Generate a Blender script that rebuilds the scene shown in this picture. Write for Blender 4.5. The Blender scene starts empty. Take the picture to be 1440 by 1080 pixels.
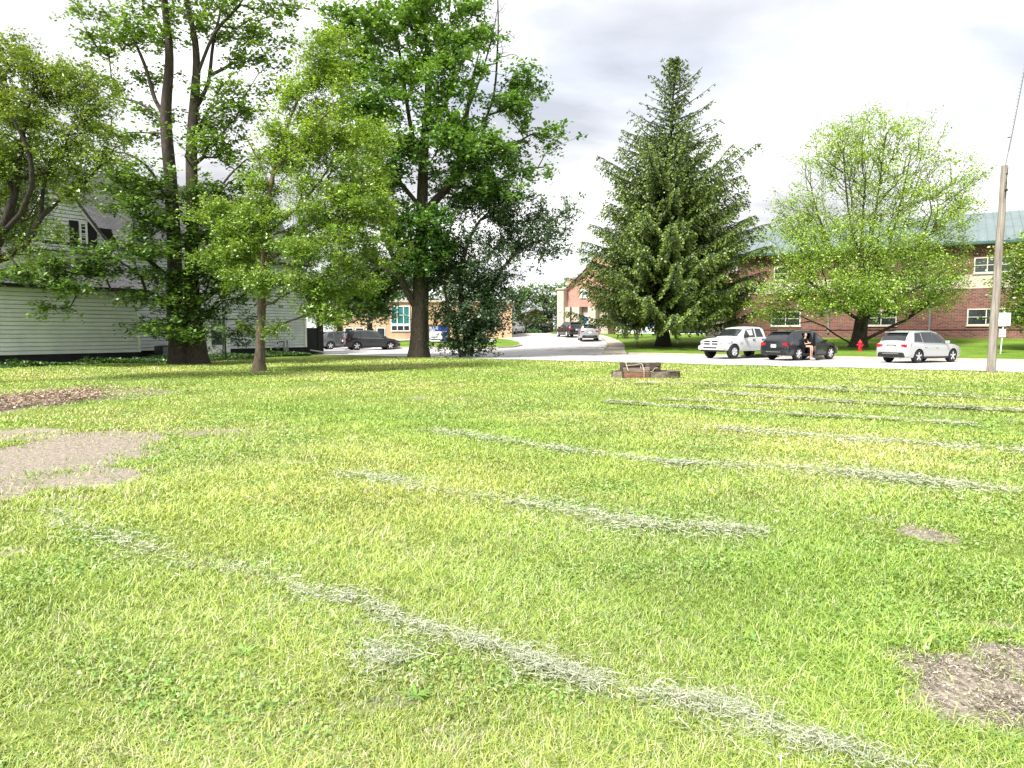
import bpy, bmesh, math, random
import numpy as np
from mathutils import Vector, Matrix

# ------------------------------------------------------------------ camera, sky, sun, exposure
S = bpy.context.scene
C = S.collection
EYE, PITCH, F = 1.7, math.radians(4.41), 960.0
cam = bpy.data.cameras.new('camera')
cam.sensor_width = 36; cam.lens = 24; cam.clip_start = 0.05; cam.clip_end = 3000
camo = bpy.data.objects.new('camera', cam); C.objects.link(camo)
camo.location = (0, 0, EYE); camo.rotation_euler = (math.radians(90) - PITCH, 0, 0)
S.camera = camo
S.view_settings.view_transform = 'Standard'; S.view_settings.look = 'None'
S.view_settings.gamma = 1; S.view_settings.exposure = 1.14
SUN_EL, SUN_AZ = math.radians(52), math.radians(218)      # azimuth clockwise from +Y (where the light comes from)
sd = bpy.data.lights.new('sun', 'SUN'); sd.energy = 4.2; sd.angle = math.radians(14); sd.color = (1, .965, .9)
so = bpy.data.objects.new('sun', sd); C.objects.link(so)
sdir = Vector((math.sin(SUN_AZ) * math.cos(SUN_EL), math.cos(SUN_AZ) * math.cos(SUN_EL), math.sin(SUN_EL)))
so.rotation_euler = sdir.to_track_quat('Z', 'Y').to_euler(); so.location = (0, 0, 60)

W = bpy.data.worlds.new('World'); S.world = W; W.use_nodes = True
nt = W.node_tree; nt.nodes.clear()
def N(t, typ, **kw):
    n = t.nodes.new(typ)
    for k, v in kw.items():
        if k in n.inputs: n.inputs[k].default_value = v
        else: setattr(n, k, v)
    return n
out = N(nt, 'ShaderNodeOutputWorld'); bg = N(nt, 'ShaderNodeBackground'); bg.inputs['Strength'].default_value = .088
sky = N(nt, 'ShaderNodeTexSky', sky_type='NISHITA', sun_disc=False, sun_elevation=SUN_EL, sun_rotation=SUN_AZ)
tc = N(nt, 'ShaderNodeTexCoord'); sep = N(nt, 'ShaderNodeSeparateXYZ')
nt.links.new(tc.outputs['Generated'], sep.inputs[0])
zz = N(nt, 'ShaderNodeMath', operation='ADD'); zz.inputs[1].default_value = .22
mz = N(nt, 'ShaderNodeMath', operation='MAXIMUM'); mz.inputs[1].default_value = 0.0
nt.links.new(sep.outputs[2], mz.inputs[0]); nt.links.new(mz.outputs[0], zz.inputs[0])
dx = N(nt, 'ShaderNodeMath', operation='DIVIDE'); dy = N(nt, 'ShaderNodeMath', operation='DIVIDE')
nt.links.new(sep.outputs[0], dx.inputs[0]); nt.links.new(zz.outputs[0], dx.inputs[1])
nt.links.new(sep.outputs[1], dy.inputs[0]); nt.links.new(zz.outputs[0], dy.inputs[1])
cmb = N(nt, 'ShaderNodeCombineXYZ'); nt.links.new(dx.outputs[0], cmb.inputs[0]); nt.links.new(dy.outputs[0], cmb.inputs[1])
mp = N(nt, 'ShaderNodeMapping'); mp.inputs['Location'].default_value = (4.3, 1.2, 0.0); mp.inputs['Scale'].default_value = (.62, .95, 1)
nt.links.new(cmb.outputs[0], mp.inputs[0])
n1 = N(nt, 'ShaderNodeTexNoise', Scale=1.7, Detail=8.0, Roughness=.5, Distortion=.25)
n2 = N(nt, 'ShaderNodeTexNoise', Scale=.9, Detail=5.0, Roughness=.5)
nt.links.new(mp.outputs[0], n1.inputs['Vector']); nt.links.new(mp.outputs[0], n2.inputs['Vector'])
cr = N(nt, 'ShaderNodeValToRGB')                      # cloud brightness: grey lavender bellies to white
e = cr.color_ramp.elements
e[0].position = .36; e[0].color = (4.0, 4.03, 4.25, 1); e[1].position = .57; e[1].color = (8.3, 8.25, 8.3, 1)
m_ = cr.color_ramp.elements.new(.49); m_.color = (5.9, 5.92, 6.15, 1)
nt.links.new(n1.outputs['Fac'], cr.inputs['Fac'])
cm = N(nt, 'ShaderNodeValToRGB'); e = cm.color_ramp.elements
e[0].position = .36; e[0].color = (.72, .72, .72, 1); e[1].position = .5; e[1].color = (1, 1, 1, 1)
nt.links.new(n2.outputs['Fac'], cm.inputs['Fac'])
mx = N(nt, 'ShaderNodeMix', data_type='RGBA')
nt.links.new(cm.outputs['Color'], mx.inputs[0]); nt.links.new(sky.outputs[0], mx.inputs[6]); nt.links.new(cr.outputs[0], mx.inputs[7])
nt.links.new(mx.outputs[2], bg.inputs['Color']); nt.links.new(bg.outputs[0], out.inputs[0])

# ------------------------------------------------------------------ pixel -> place helpers
random.seed(7); rng = np.random.default_rng(11)
cp, sp_ = math.cos(PITCH), math.sin(PITCH)
def ray(px, py):
    a = (px - 720) / F; b = (540 - py) / F
    return Vector((a, cp + b * sp_, -sp_ + b * cp))
def at(px, py, Y):
    r = ray(px, py); k = Y / r.y
    return Vector((r.x * k, Y, EYE + r.z * k))
def sdist(x, y): return .5205 * x + .8539 * y - 35.0      # distance beyond the lawn's road edge
def T(x, y):
    s = sdist(x, y); return .043 * (min(max(s, 12), 45) - 12)
def Tn(x, y): return .043 * (np.clip(sdist(x, y), 12, 45) - 12)
def gnd(px, py):
    r = ray(px, py); lo, hi = 1.0, 900.0
    for _ in range(60):
        m = (lo + hi) / 2; k = m / r.y
        if EYE + r.z * k > T(r.x * k, m): lo = m
        else: hi = m
    k = lo / r.y
    return Vector((r.x * k, lo, T(r.x * k, lo)))
def on_line_s(px, s):                                     # where a column of the photo meets the line sdist = s
    a = (px - 720) / F / cp
    y = (s + 35.0) / (.5205 * a + .8539); return Vector((a * y, y, 0))

# ------------------------------------------------------------------ materials
def mat(name, col, col2=None, scale=5.0, rough=.7, bump=0.0, metallic=0.0, spec=.4, detail=5.0, lo=.35, hi=.65, coord='Object', stretch=(1, 1, 1), coat=0.0):
    m = bpy.data.materials.new(name); m.use_nodes = True; t = m.node_tree; b = t.nodes['Principled BSDF']
    b.inputs['Roughness'].default_value = rough; b.inputs['Metallic'].default_value = metallic
    b.inputs['Specular IOR Level'].default_value = spec; b.inputs['Coat Weight'].default_value = coat
    b.inputs['Coat Roughness'].default_value = .04
    c2 = col2 or tuple(x * .8 for x in col)
    tcn = N(t, 'ShaderNodeTexCoord'); mpn = N(t, 'ShaderNodeMapping'); mpn.inputs['Scale'].default_value = stretch
    t.links.new(tcn.outputs[coord], mpn.inputs[0])
    n = N(t, 'ShaderNodeTexNoise', Scale=scale, Detail=detail, Roughness=.6); t.links.new(mpn.outputs[0], n.inputs['Vector'])
    r = N(t, 'ShaderNodeValToRGB'); r.color_ramp.elements[0].position = lo; r.color_ramp.elements[1].position = hi
    r.color_ramp.elements[0].color = (*c2, 1); r.color_ramp.elements[1].color = (*col, 1)
    t.links.new(n.outputs['Fac'], r.inputs[0]); t.links.new(r.outputs[0], b.inputs['Base Color'])
    if bump:
        bp = N(t, 'ShaderNodeBump', Strength=bump, Distance=.02); t.links.new(n.outputs['Fac'], bp.inputs['Height']); t.links.new(bp.outputs[0], b.inputs['Normal'])
    return m
def brick_mat(name, c1, c2, mortar, bw=.4, bh=.13, msize=.014, coord='Object', swap=True, rough=.85, bump=.3):
    m = bpy.data.materials.new(name); m.use_nodes = True; t = m.node_tree; b = t.nodes['Principled BSDF']
    b.inputs['Roughness'].default_value = rough
    tcn = N(t, 'ShaderNodeTexCoord'); v = tcn.outputs[coord]
    if swap:
        s = N(t, 'ShaderNodeSeparateXYZ'); c = N(t, 'ShaderNodeCombineXYZ'); t.links.new(v, s.inputs[0])
        ad = N(t, 'ShaderNodeMath', operation='ADD'); t.links.new(s.outputs[0], ad.inputs[0]); t.links.new(s.outputs[1], ad.inputs[1])
        t.links.new(ad.outputs[0], c.inputs[0]); t.links.new(s.outputs[2], c.inputs[1]); v = c.outputs[0]
    br = N(t, 'ShaderNodeTexBrick', Scale=1.0); br.inputs['Color1'].default_value = (*c1, 1); br.inputs['Color2'].default_value = (*c2, 1)
    br.inputs['Mortar'].default_value = (*mortar, 1); br.inputs['Mortar Size'].default_value = msize
    br.inputs['Brick Width'].default_value = bw; br.inputs['Row Height'].default_value = bh; br.inputs['Bias'].default_value = -.1
    t.links.new(v, br.inputs['Vector'])
    n = N(t, 'ShaderNodeTexNoise', Scale=.8, Detail=6.0); t.links.new(v, n.inputs['Vector'])
    mr = N(t, 'ShaderNodeMapRange'); mr.inputs['To Min'].default_value = .72; mr.inputs['To Max'].default_value = 1.25; t.links.new(n.outputs['Fac'], mr.inputs[0])
    mu = N(t, 'ShaderNodeVectorMath', operation='MULTIPLY'); t.links.new(br.outputs['Color'], mu.inputs[0]); t.links.new(mr.outputs[0], mu.inputs[1])
    t.links.new(mu.outputs[0], b.inputs['Base Color'])
    bp = N(t, 'ShaderNodeBump', Strength=bump, Distance=.01); bp.invert = True; t.links.new(br.outputs['Fac'], bp.inputs['Height']); t.links.new(bp.outputs[0], b.inputs['Normal'])
    return m
def leaf_mat(name, transl=.35, gloss=.08, rough=.45):
    m = bpy.data.materials.new(name); m.use_nodes = True; t = m.node_tree; t.nodes.clear()
    o = N(t, 'ShaderNodeOutputMaterial'); a = N(t, 'ShaderNodeAttribute', attribute_name='Col')
    d = N(t, 'ShaderNodeBsdfDiffuse'); tr = N(t, 'ShaderNodeBsdfTranslucent'); g = N(t, 'ShaderNodeBsdfGlossy', Roughness=rough)
    t.links.new(a.outputs['Color'], d.inputs['Color'])
    hs = N(t, 'ShaderNodeVectorMath', operation='MULTIPLY'); hs.inputs[1].default_value = (1.15, 1.1, .55); t.links.new(a.outputs['Color'], hs.inputs[0]); t.links.new(hs.outputs[0], tr.inputs['Color'])
    m1 = N(t, 'ShaderNodeMixShader'); m1.inputs[0].default_value = transl; t.links.new(d.outputs[0], m1.inputs[1]); t.links.new(tr.outputs[0], m1.inputs[2])
    m2 = N(t, 'ShaderNodeMixShader'); m2.inputs[0].default_value = gloss; t.links.new(m1.outputs[0], m2.inputs[1]); t.links.new(g.outputs[0], m2.inputs[2])
    t.links.new(m2.outputs[0], o.inputs[0]); return m
M = {}
M['leaf'] = leaf_mat('leaf'); M['blade'] = leaf_mat('grass_blade', .2, .06); M['straw'] = leaf_mat('dry_grass', .15, .03); M['needle'] = leaf_mat('needle', .15, .05)
M['bark'] = mat('bark', (.12, .095, .075), (.035, .028, .022), 6, .95, 1.0, stretch=(3, 3, .5))
M['bark_dark'] = mat('bark_dark', (.06, .05, .045), (.02, .017, .015), 6, .95, 1.0, stretch=(3, 3, .6))
M['bark_grey'] = mat('bark_grey', (.085, .068, .055), (.028, .023, .019), 6, .95, 1.0, stretch=(3, 3, .6))
M['bark_tan'] = mat('bark_tan', (.2, .15, .11), (.07, .055, .045), 7, .95, 1.0, stretch=(3, 3, .5))
M['siding'] = mat('white_siding', (.66, .69, .70), (.55, .58, .60), 1.2, .55)
M['trim'] = mat('white_trim', (.75, .76, .74), (.66, .67, .65), 2, .5)
M['foundation'] = mat('black_foundation', (.018, .02, .024), (.008, .008, .01), 2, .8)
M['black_wood'] = mat('black_wood', (.012, .012, .014), (.006, .006, .007), 2, .8)
M['shingle'] = brick_mat('roof_shingle', (.085, .083, .09), (.05, .05, .055), (.018, .018, .02), .35, .19, .012, 'UV', False)
M['glass'] = mat('window_glass', (.03, .04, .045), (.015, .02, .022), 1.0, .06, spec=.8)
M['glass_car'] = mat('car_glass', (.022, .028, .03), (.012, .014, .015), 1.0, .04, spec=.9)
M['glass_green'] = mat('tinted_glass', (.04, .22, .2), (.02, .12, .11), 1.0, .08, spec=.8)
M['brick'] = brick_mat('red_brick', (.22, .075, .06), (.085, .033, .03), (.24, .18, .155))
M['brick_pink'] = brick_mat('salmon_brick', (.48, .22, .17), (.36, .15, .12), (.45, .34, .3))
M['disc'] = mat('brake_disc', (.16, .16, .17), (.1, .1, .11), 6, .4, metallic=.5)
M['brick_tan'] = brick_mat('orange_tan_brick', (.60, .38, .21), (.48, .29, .16), (.5, .4, .3))
M['stone'] = mat('limestone', (.52, .46, .38), (.42, .37, .30), 1.5, .85)
M['cream'] = mat('cream_frame', (.66, .64, .54), (.58, .56, .48), 2, .6)
M['teal_roof'] = mat('pale_metal_roof', (.16, .20, .205), (.135, .17, .175), .8, .7, spec=.2)
M['teal_dark'] = mat('teal_gutter', (.06, .14, .15), (.04, .10, .11), 2, .4)
M['concrete'] = mat('pale_concrete', (.50, .47, .43), (.38, .36, .33), 1.6, .9, .15)
M['kerb'] = mat('kerb_concrete', (.47, .42, .35), (.33, .29, .24), 2.5, .9, .2)
M['dark_metal'] = mat('dark_metal', (.05, .055, .055), (.03, .033, .033), 8, .5, metallic=.5)
M['grey_metal'] = mat('grey_metal', (.35, .37, .37), (.25, .27, .27), 8, .4, metallic=.6)
M['rubber'] = mat('tyre_rubber', (.022, .022, .023), (.012, .012, .012), 20, .85)
M['alloy'] = mat('alloy_wheel', (.62, .63, .65), (.5, .5, .52), 6, .35, metallic=.25)
M['black_plastic'] = mat('black_plastic', (.02, .02, .022), (.012, .012, .013), 8, .5)
M['chrome'] = mat('chrome', (.8, .8, .8), (.7, .7, .7), 6, .15, metallic=1)
M['tail_red'] = mat('tail_light_red', (.55, .02, .03), (.35, .01, .02), 8, .15, spec=.8)
M['lamp_clear'] = mat('headlight_lens', (.55, .57, .6), (.35, .37, .4), 12, .1, spec=.8)
M['interior'] = mat('dark_interior', (.01, .01, .012), (.006, .006, .006), 4, .8)
M['wood_grey'] = mat('weathered_timber', (.30, .25, .20), (.12, .095, .075), 5, .9, .8, stretch=(.4, 4, 4))
M['wood_red'] = mat('reddish_timber', (.26, .13, .09), (.12, .06, .04), 5, .9, .8, stretch=(.4, 4, 4))
M['wood_dark'] = mat('dark_timber', (.13, .105, .085), (.04, .032, .026), 6, .95, .8, stretch=(.4, 4, 4))
M['pole'] = mat('pole_wood', (.36, .32, .29), (.17, .14, .125), 3, .85, .5, stretch=(6, 6, .35))
M['hydrant'] = mat('hydrant_red', (.62, .03, .05), (.45, .02, .035), 6, .35)
M['white_paint'] = mat('white_paint', (.78, .8, .8), (.7, .72, .72), 4, .4)
M['blue_paint'] = mat('blue_paint', (.02, .16, .5), (.015, .12, .4), 4, .35)
M['navy'] = mat('navy_panel', (.02, .05, .25), (.015, .04, .2), 4, .4)
M['ink'] = mat('grey_ink', (.35, .38, .4), (.3, .32, .34), 4, .6)
M['ink_black'] = mat('black_ink', (.03, .03, .03), (.02, .02, .02), 4, .6)
M['ink_teal'] = mat('teal_ink', (.02, .3, .36), (.02, .25, .3), 4, .6)
M['ink_red'] = mat('red_ink', (.6, .06, .06), (.5, .05, .05), 4, .6)
M['rock'] = mat('pale_rock', (.55, .55, .48), (.38, .38, .33), 5, .9, .6)
M['skin'] = mat('skin', (.55, .34, .26), (.50, .30, .23), 3, .5)
M['hair'] = mat('blond_hair', (.45, .28, .13), (.28, .17, .08), 20, .6, .4, stretch=(1, 1, .3))
M['black_cloth'] = mat('black_cloth', (.015, .015, .018), (.01, .01, .012), 8, .85)
M['shoe'] = mat('shoe_white', (.6, .58, .55), (.5, .48, .46), 8, .6)
def paint(name, col, rough=.3, metallic=.3): return mat(name, col, tuple(c * .93 for c in col), 1.5, rough, metallic=metallic, spec=.5, coat=.7)
# asphalt: pale, worn, with cracks
def road_material():
    m = bpy.data.materials.new('worn_pavement'); m.use_nodes = True; t = m.node_tree; b = t.nodes['Principled BSDF']; b.inputs['Roughness'].default_value = .92
    tcn = N(t, 'ShaderNodeTexCoord'); v = tcn.outputs['Object']
    n = N(t, 'ShaderNodeTexNoise', Scale=.25, Detail=8.0, Roughness=.65); t.links.new(v, n.inputs['Vector'])
    r = N(t, 'ShaderNodeValToRGB'); r.color_ramp.elements[0].position = .3; r.color_ramp.elements[1].position = .7
    r.color_ramp.elements[0].color = (.36, .345, .34, 1); r.color_ramp.elements[1].color = (.53, .52, .515, 1); t.links.new(n.outputs['Fac'], r.inputs[0])
    vo = N(t, 'ShaderNodeTexVoronoi', feature='DISTANCE_TO_EDGE', Scale=.28); 
    nd = N(t, 'ShaderNodeTexNoise', Scale=1.2, Detail=4.0); t.links.new(v, nd.inputs['Vector'])
    ad = N(t, 'ShaderNodeVectorMath', operation='ADD'); t.links.new(v, ad.inputs[0])
    sc = N(t, 'ShaderNodeVectorMath', operation='SCALE'); sc.inputs['Scale'].default_value = 1.2; t.links.new(nd.outputs['Color'], sc.inputs[0]); t.links.new(sc.outputs[0], ad.inputs[1])
    t.links.new(ad.outputs[0], vo.inputs['Vector'])
    cr_ = N(t, 'ShaderNodeValToRGB'); cr_.color_ramp.elements[0].position = .0; cr_.color_ramp.elements[1].position = .03
    cr_.color_ramp.elements[0].color = (.55, .52, .5, 1); cr_.color_ramp.elements[1].color = (1, 1, 1, 1); t.links.new(vo.outputs['Distance'], cr_.inputs[0])
    mu = N(t, 'ShaderNodeVectorMath', operation='MULTIPLY'); t.links.new(r.outputs[0], mu.inputs[0]); t.links.new(cr_.outputs[0], mu.inputs[1]); t.links.new(mu.outputs[0], b.inputs['Base Color'])
    return m
M['road'] = road_material()
def grass_ground(name, use_dirt):
    m = bpy.data.materials.new(name); m.use_nodes = True; t = m.node_tree; b = t.nodes['Principled BSDF']; b.inputs['Roughness'].default_value = 1; b.inputs['Specular IOR Level'].default_value = .1
    tcn = N(t, 'ShaderNodeTexCoord'); v = tcn.outputs['Object']
    a = N(t, 'ShaderNodeTexNoise', Scale=.35, Detail=6.0, Roughness=.6); c = N(t, 'ShaderNodeTexNoise', Scale=14.0, Detail=5.0, Roughness=.75)
    t.links.new(v, a.inputs['Vector']); t.links.new(v, c.inputs['Vector'])
    r1 = N(t, 'ShaderNodeValToRGB'); r1.color_ramp.elements[0].position = .35; r1.color_ramp.elements[1].position = .65
    r1.color_ramp.elements[0].color = (.13, .19, .035, 1); r1.color_ramp.elements[1].color = (.26, .33, .08, 1); t.links.new(a.outputs['Fac'], r1.inputs[0])
    r2 = N(t, 'ShaderNodeValToRGB'); r2.color_ramp.elements[0].position = .34; r2.color_ramp.elements[1].position = .62
    r2.color_ramp.elements[0].color = (.42, .42, .4, 1); r2.color_ramp.elements[1].color = (1.12, 1.12, 1.1, 1); t.links.new(c.outputs['Fac'], r2.inputs[0])
    mu = N(t, 'ShaderNodeVectorMath', operation='MULTIPLY'); t.links.new(r1.outputs[0], mu.inputs[0]); t.links.new(r2.outputs[0], mu.inputs[1])
    res = mu.outputs[0]
    if use_dirt:
        at_ = N(t, 'ShaderNodeAttribute', attribute_name='dirt')
        nn = N(t, 'ShaderNodeTexNoise', Scale=5.0, Detail=6.0, Roughness=.7); t.links.new(v, nn.inputs['Vector'])
        s1 = N(t, 'ShaderNodeMath', operation='ADD'); t.links.new(at_.outputs['Fac'], s1.inputs[0]); t.links.new(nn.outputs['Fac'], s1.inputs[1])
        mr = N(t, 'ShaderNodeMapRange'); mr.inputs['From Min'].default_value = .88; mr.inputs['From Max'].default_value = 1.06; t.links.new(s1.outputs[0], mr.inputs[0])
        ds = N(t, 'ShaderNodeTexNoise', Scale=22.0, Detail=8.0, Roughness=.8); t.links.new(v, ds.inputs['Vector'])
        r3 = N(t, 'ShaderNodeValToRGB'); r3.color_ramp.elements[0].position = .36; r3.color_ramp.elements[1].position = .64
        r3.color_ramp.elements[0].color = (.14, .115, .09, 1); r3.color_ramp.elements[1].color = (.42, .37, .31, 1); t.links.new(ds.outputs['Fac'], r3.inputs[0])
        mi = N(t, 'ShaderNodeMix', data_type='RGBA'); t.links.new(mr.outputs[0], mi.inputs[0]); t.links.new(res, mi.inputs[6]); t.links.new(r3.outputs[0], mi.inputs[7]); res = mi.outputs[2]
    t.links.new(res, b.inputs['Base Color'])
    bp = N(t, 'ShaderNodeBump', Strength=.9, Distance=.04); t.links.new(c.outputs['Fac'], bp.inputs['Height']); t.links.new(bp.outputs[0], b.inputs['Normal'])
    return m
M['ground'] = grass_ground('ground_grass_soil', True); M['lawn'] = grass_ground('mown_lawn', False)
for nd_ in M['lawn'].node_tree.nodes:
    if nd_.type == 'VALTORGB' and abs(nd_.color_ramp.elements[0].position - .35) < .001:
        nd_.color_ramp.elements[0].color = (.11, .20, .025, 1); nd_.color_ramp.elements[1].color = (.19, .30, .045, 1)

# ------------------------------------------------------------------ object helpers
def thing(name, label, cat, loc=(0, 0, 0), rz=0, group=None):
    o = bpy.data.objects.new(name, None); C.objects.link(o); o.empty_display_size = .3
    o.location = loc; o.rotation_euler = (0, 0, rz); o['label'] = label; o['category'] = cat
    if group: o['group'] = group
    return o
def tag(o, label, cat, group=None, kind=None):
    o['label'] = label; o['category'] = cat
    if group: o['group'] = group
    if kind: o['kind'] = kind
    return o
def struct(o): o['kind'] = 'structure'; return o
class MB:
    def __init__(s): s.v = []; s.f = []; s.mi = []; s.uv = {}
    def add(s, vs, fs, mi=0):
        b = len(s.v); s.v += [tuple(v) for v in vs]
        for f in fs: s.f.append([b + i for i in f]); s.mi.append(mi)
        return s
    def box(s, c, d, mi=0, rz=0, M_=None, top=1.0):
        x, y, z = d[0] / 2, d[1] / 2, d[2] / 2
        P = [(-x, -y, -z), (x, -y, -z), (x, y, -z), (-x, y, -z), (-x * top, -y * top, z), (x * top, -y * top, z), (x * top, y * top, z), (-x * top, y * top, z)]
        R = M_ if M_ is not None else Matrix.Rotation(rz, 3, 'Z')
        c = Vector(c); P = [R @ Vector(p) + c for p in P]
        return s.add(P, [(0, 3, 2, 1), (4, 5, 6, 7), (0, 1, 5, 4), (1, 2, 6, 5), (2, 3, 7, 6), (3, 0, 4, 7)], mi)
    def tube(s, pts, rad, n=8, mi=0, cap=True):
        pts = [Vector(p) for p in pts]; rad = rad if hasattr(rad, '__len__') else [rad] * len(pts); vs = []; u = None
        for i, p in enumerate(pts):
            d = (pts[min(i + 1, len(pts) - 1)] - pts[max(i - 1, 0)]).normalized()
            if u is None: u = d.orthogonal().normalized()
            u = (u - d * u.dot(d)); u = u.normalized() if u.length > 1e-6 else d.orthogonal().normalized()
            w = d.cross(u)
            vs += [p + (u * math.cos(2 * math.pi * k / n) + w * math.sin(2 * math.pi * k / n)) * rad[i] for k in range(n)]
        fs = [(i * n + k, i * n + (k + 1) % n, (i + 1) * n + (k + 1) % n, (i + 1) * n + k) for i in range(len(pts) - 1) for k in range(n)]
        if cap: fs += [tuple(reversed(range(n))), tuple((len(pts) - 1) * n + k for k in range(n))]
        return s.add(vs, fs, mi)
    def lathe(s, prof, n=20, mi=0, axis='Z', c=(0, 0, 0)):
        vs = []; c = Vector(c)
        for r, h in prof:
            for k in range(n):
                a = 2 * math.pi * k / n; x, y = r * math.cos(a), r * math.sin(a)
                vs.append(c + (Vector((x, y, h)) if axis == 'Z' else Vector((x, h, y)) if axis == 'Y' else Vector((h, x, y))))
        fs = [(i * n + k, i * n + (k + 1) % n, (i + 1) * n + (k + 1) % n, (i + 1) * n + k) for i in range(len(prof) - 1) for k in range(n)]
        fs += [tuple(reversed(range(n))), tuple((len(prof) - 1) * n + k for k in range(n))]
        return s.add(vs, fs, mi)
    def prism(s, poly, y0, y1, mi=0):       # poly in x,z extruded along y
        n = len(poly); vs = [(x, y0, z) for x, z in poly] + [(x, y1, z) for x, z in poly]
        return s.add(vs, [tuple(range(n)), tuple(reversed(range(n, 2 * n)))] + [(i, i + n, (i + 1) % n + n, (i + 1) % n) for i in range(n)], mi)
    def build(s, name, mats, parent=None, loc=None, rz=0, smooth=False, bevel=0, fix=True):
        me = bpy.data.meshes.new(name); me.from_pydata(s.v, [], s.f)
        mats = mats if isinstance(mats, (list, tuple)) else [mats]
        for m in mats: me.materials.append(m)
        me.polygons.foreach_set('material_index', s.mi)
        if fix or bevel:
            bm = bmesh.new(); bm.from_mesh(me)
            bmesh.ops.recalc_face_normals(bm, faces=bm.faces)
            if bevel:
                es = [e for e in bm.edges if len(e.link_faces) == 2 and e.calc_face_angle(0) > .5]
                bmesh.ops.bevel(bm, geom=es, offset=bevel, segments=2, affect='EDGES', profile=.5, clamp_overlap=True)
            bm.to_mesh(me); bm.free()
        o = bpy.data.objects.new(name, me); C.objects.link(o)
        if parent: o.parent = parent
        if loc is not None: o.location = loc
        o.rotation_euler = (0, 0, rz)
        if smooth:
            me.polygons.foreach_set('use_smooth', [True] * len(me.polygons))
        return o
def smooth_angle(o, a=.6):
    me = o.data; me.polygons.foreach_set('use_smooth', [True] * len(me.polygons))
    bm = bmesh.new(); bm.from_mesh(me)
    for e_ in bm.edges: e_.smooth = not (len(e_.link_faces) == 2 and e_.calc_face_angle(0) > a)
    bm.to_mesh(me); bm.free(); return o
def mesh_np(name, V, Fc, mat_, col=None, parent=None, smooth=False):
    V = np.asarray(V, np.float32); Fc = np.asarray(Fc, np.int32); n = Fc.shape[1]
    me = bpy.data.meshes.new(name); me.vertices.add(len(V)); me.vertices.foreach_set('co', V.ravel())
    me.loops.add(Fc.size); me.loops.foreach_set('vertex_index', Fc.ravel()); me.polygons.add(len(Fc))
    me.polygons.foreach_set('loop_start', np.arange(0, Fc.size, n, dtype=np.int32))
    me.update(calc_edges=True); me.materials.append(mat_)
    if smooth: me.polygons.foreach_set('use_smooth', np.ones(len(Fc), bool))
    if col is not None:
        a = me.color_attributes.new('Col', 'FLOAT_COLOR', 'POINT')
        c = np.ones((len(V), 4), np.float32); c[:, :3] = col; a.data.foreach_set('color', c.ravel())
    o = bpy.data.objects.new(name, me); C.objects.link(o)
    if parent: o.parent = parent
    return o
def unit(a): return a / np.maximum(np.linalg.norm(a, axis=1, keepdims=True), 1e-9)
def leaves(cen, col, ln, wd, up=1.0, cvar=.18, droop=0.0):
    """rhombic leaves: cen (n,3), col (n,3); returns V,F,col"""
    n = len(cen); g = rng.normal(size=(n, 3)); nor = g.copy(); nor[:, 2] = np.abs(nor[:, 2]) + up; nor = unit(nor)
    d = rng.normal(size=(n, 3)); d[:, 2] -= droop; d = unit(d - nor * (d * nor).sum(1, keepdims=True)); s = np.cross(nor, d)
    L = (ln * rng.uniform(.65, 1.3, n))[:, None]; Wd = (wd * rng.uniform(.65, 1.3, n))[:, None]
    V = np.stack([cen - d * L / 2, cen + s * Wd / 2 - nor * Wd * .12, cen + d * L / 2 - nor * L * .1, cen - s * Wd / 2 - nor * Wd * .12], 1).reshape(-1, 3)
    Fc = np.arange(4 * n).reshape(n, 4); c = col * np.exp(rng.normal(0, cvar * 1.1, (n, 1)))
    return V, Fc, np.repeat(c, 4, 0)

# ------------------------------------------------------------------ ground
DIRT = []      # ellipses on the ground (cx, cy, rx, ry, angle, strength), read off the photo
def dirt_px(px, py, rx, ry_up, ry_dn, st=1.0):
    c = gnd(px, py); a = gnd(px, py - ry_up); b = gnd(px, py + ry_dn)
    DIRT.append((c.x, (a.y + b.y) / 2, rx * c.y / F, (a.y - b.y) / 2, st))
dirt_px(-10, 572, 62, 20, 24, .8); dirt_px(120, 556, 110, 9, 12, .5); dirt_px(45, 645, 125, 28, 40, 1.0); dirt_px(140, 618, 95, 12, 20, .85); dirt_px(285, 606, 80, 4, 6, .62)
dirt_px(5, 690, 60, 26, 22, .78); dirt_px(1375, 972, 95, 50, 52, 1.0); dirt_px(1300, 750, 30, 10, 14, .62); dirt_px(1230, 728, 20, 6, 8, .5)
for q_ in ((200, 712, 30, 7, 8, .5), (75, 900, 25, 8, 10, .4), (955, 865, 30, 12, 12, .45), (1290, 830, 30, 10, 12, .42), (640, 1040, 60, 30, 20, .52), (0, 780, 26, 10, 10, .6), (1285, 935, 42, 20, 24, .85), (1425, 925, 60, 16, 40, .9), (1440, 1010, 60, 30, 30, .8), (1310, 1000, 40, 20, 20, .6),
           (130, 672, 70, 12, 16, .85), (20, 612, 80, 9, 12, .8), (190, 640, 40, 5, 8, .6), (95, 700, 50, 6, 8, .6), (250, 625, 40, 3, 4, .5), (215, 552, 50, 4, 5, .5), (290, 655, 40, 3, 6, .45), (400, 1020, 50, 18, 18, .45), (1180, 905, 40, 10, 14, .5), (560, 985, 40, 12, 16, .48), (1400, 880, 50, 8, 10, .5), (620, 560, 60, 3, 4, .4), (410, 545, 60, 2, 3, .4)):
    dirt_px(*q_)
for _i in range(46):
    _d = random.uniform(2.3, 9) if _i < 34 else random.uniform(9, 18); _a = math.radians(random.uniform(-38, 38)); DIRT.append((_d * math.sin(_a), _d * math.cos(_a), random.uniform(.05, .22) * (1 + _d * .08), random.uniform(.04, .14) * (1 + _d * .08), random.uniform(.3, .56)))
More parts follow.
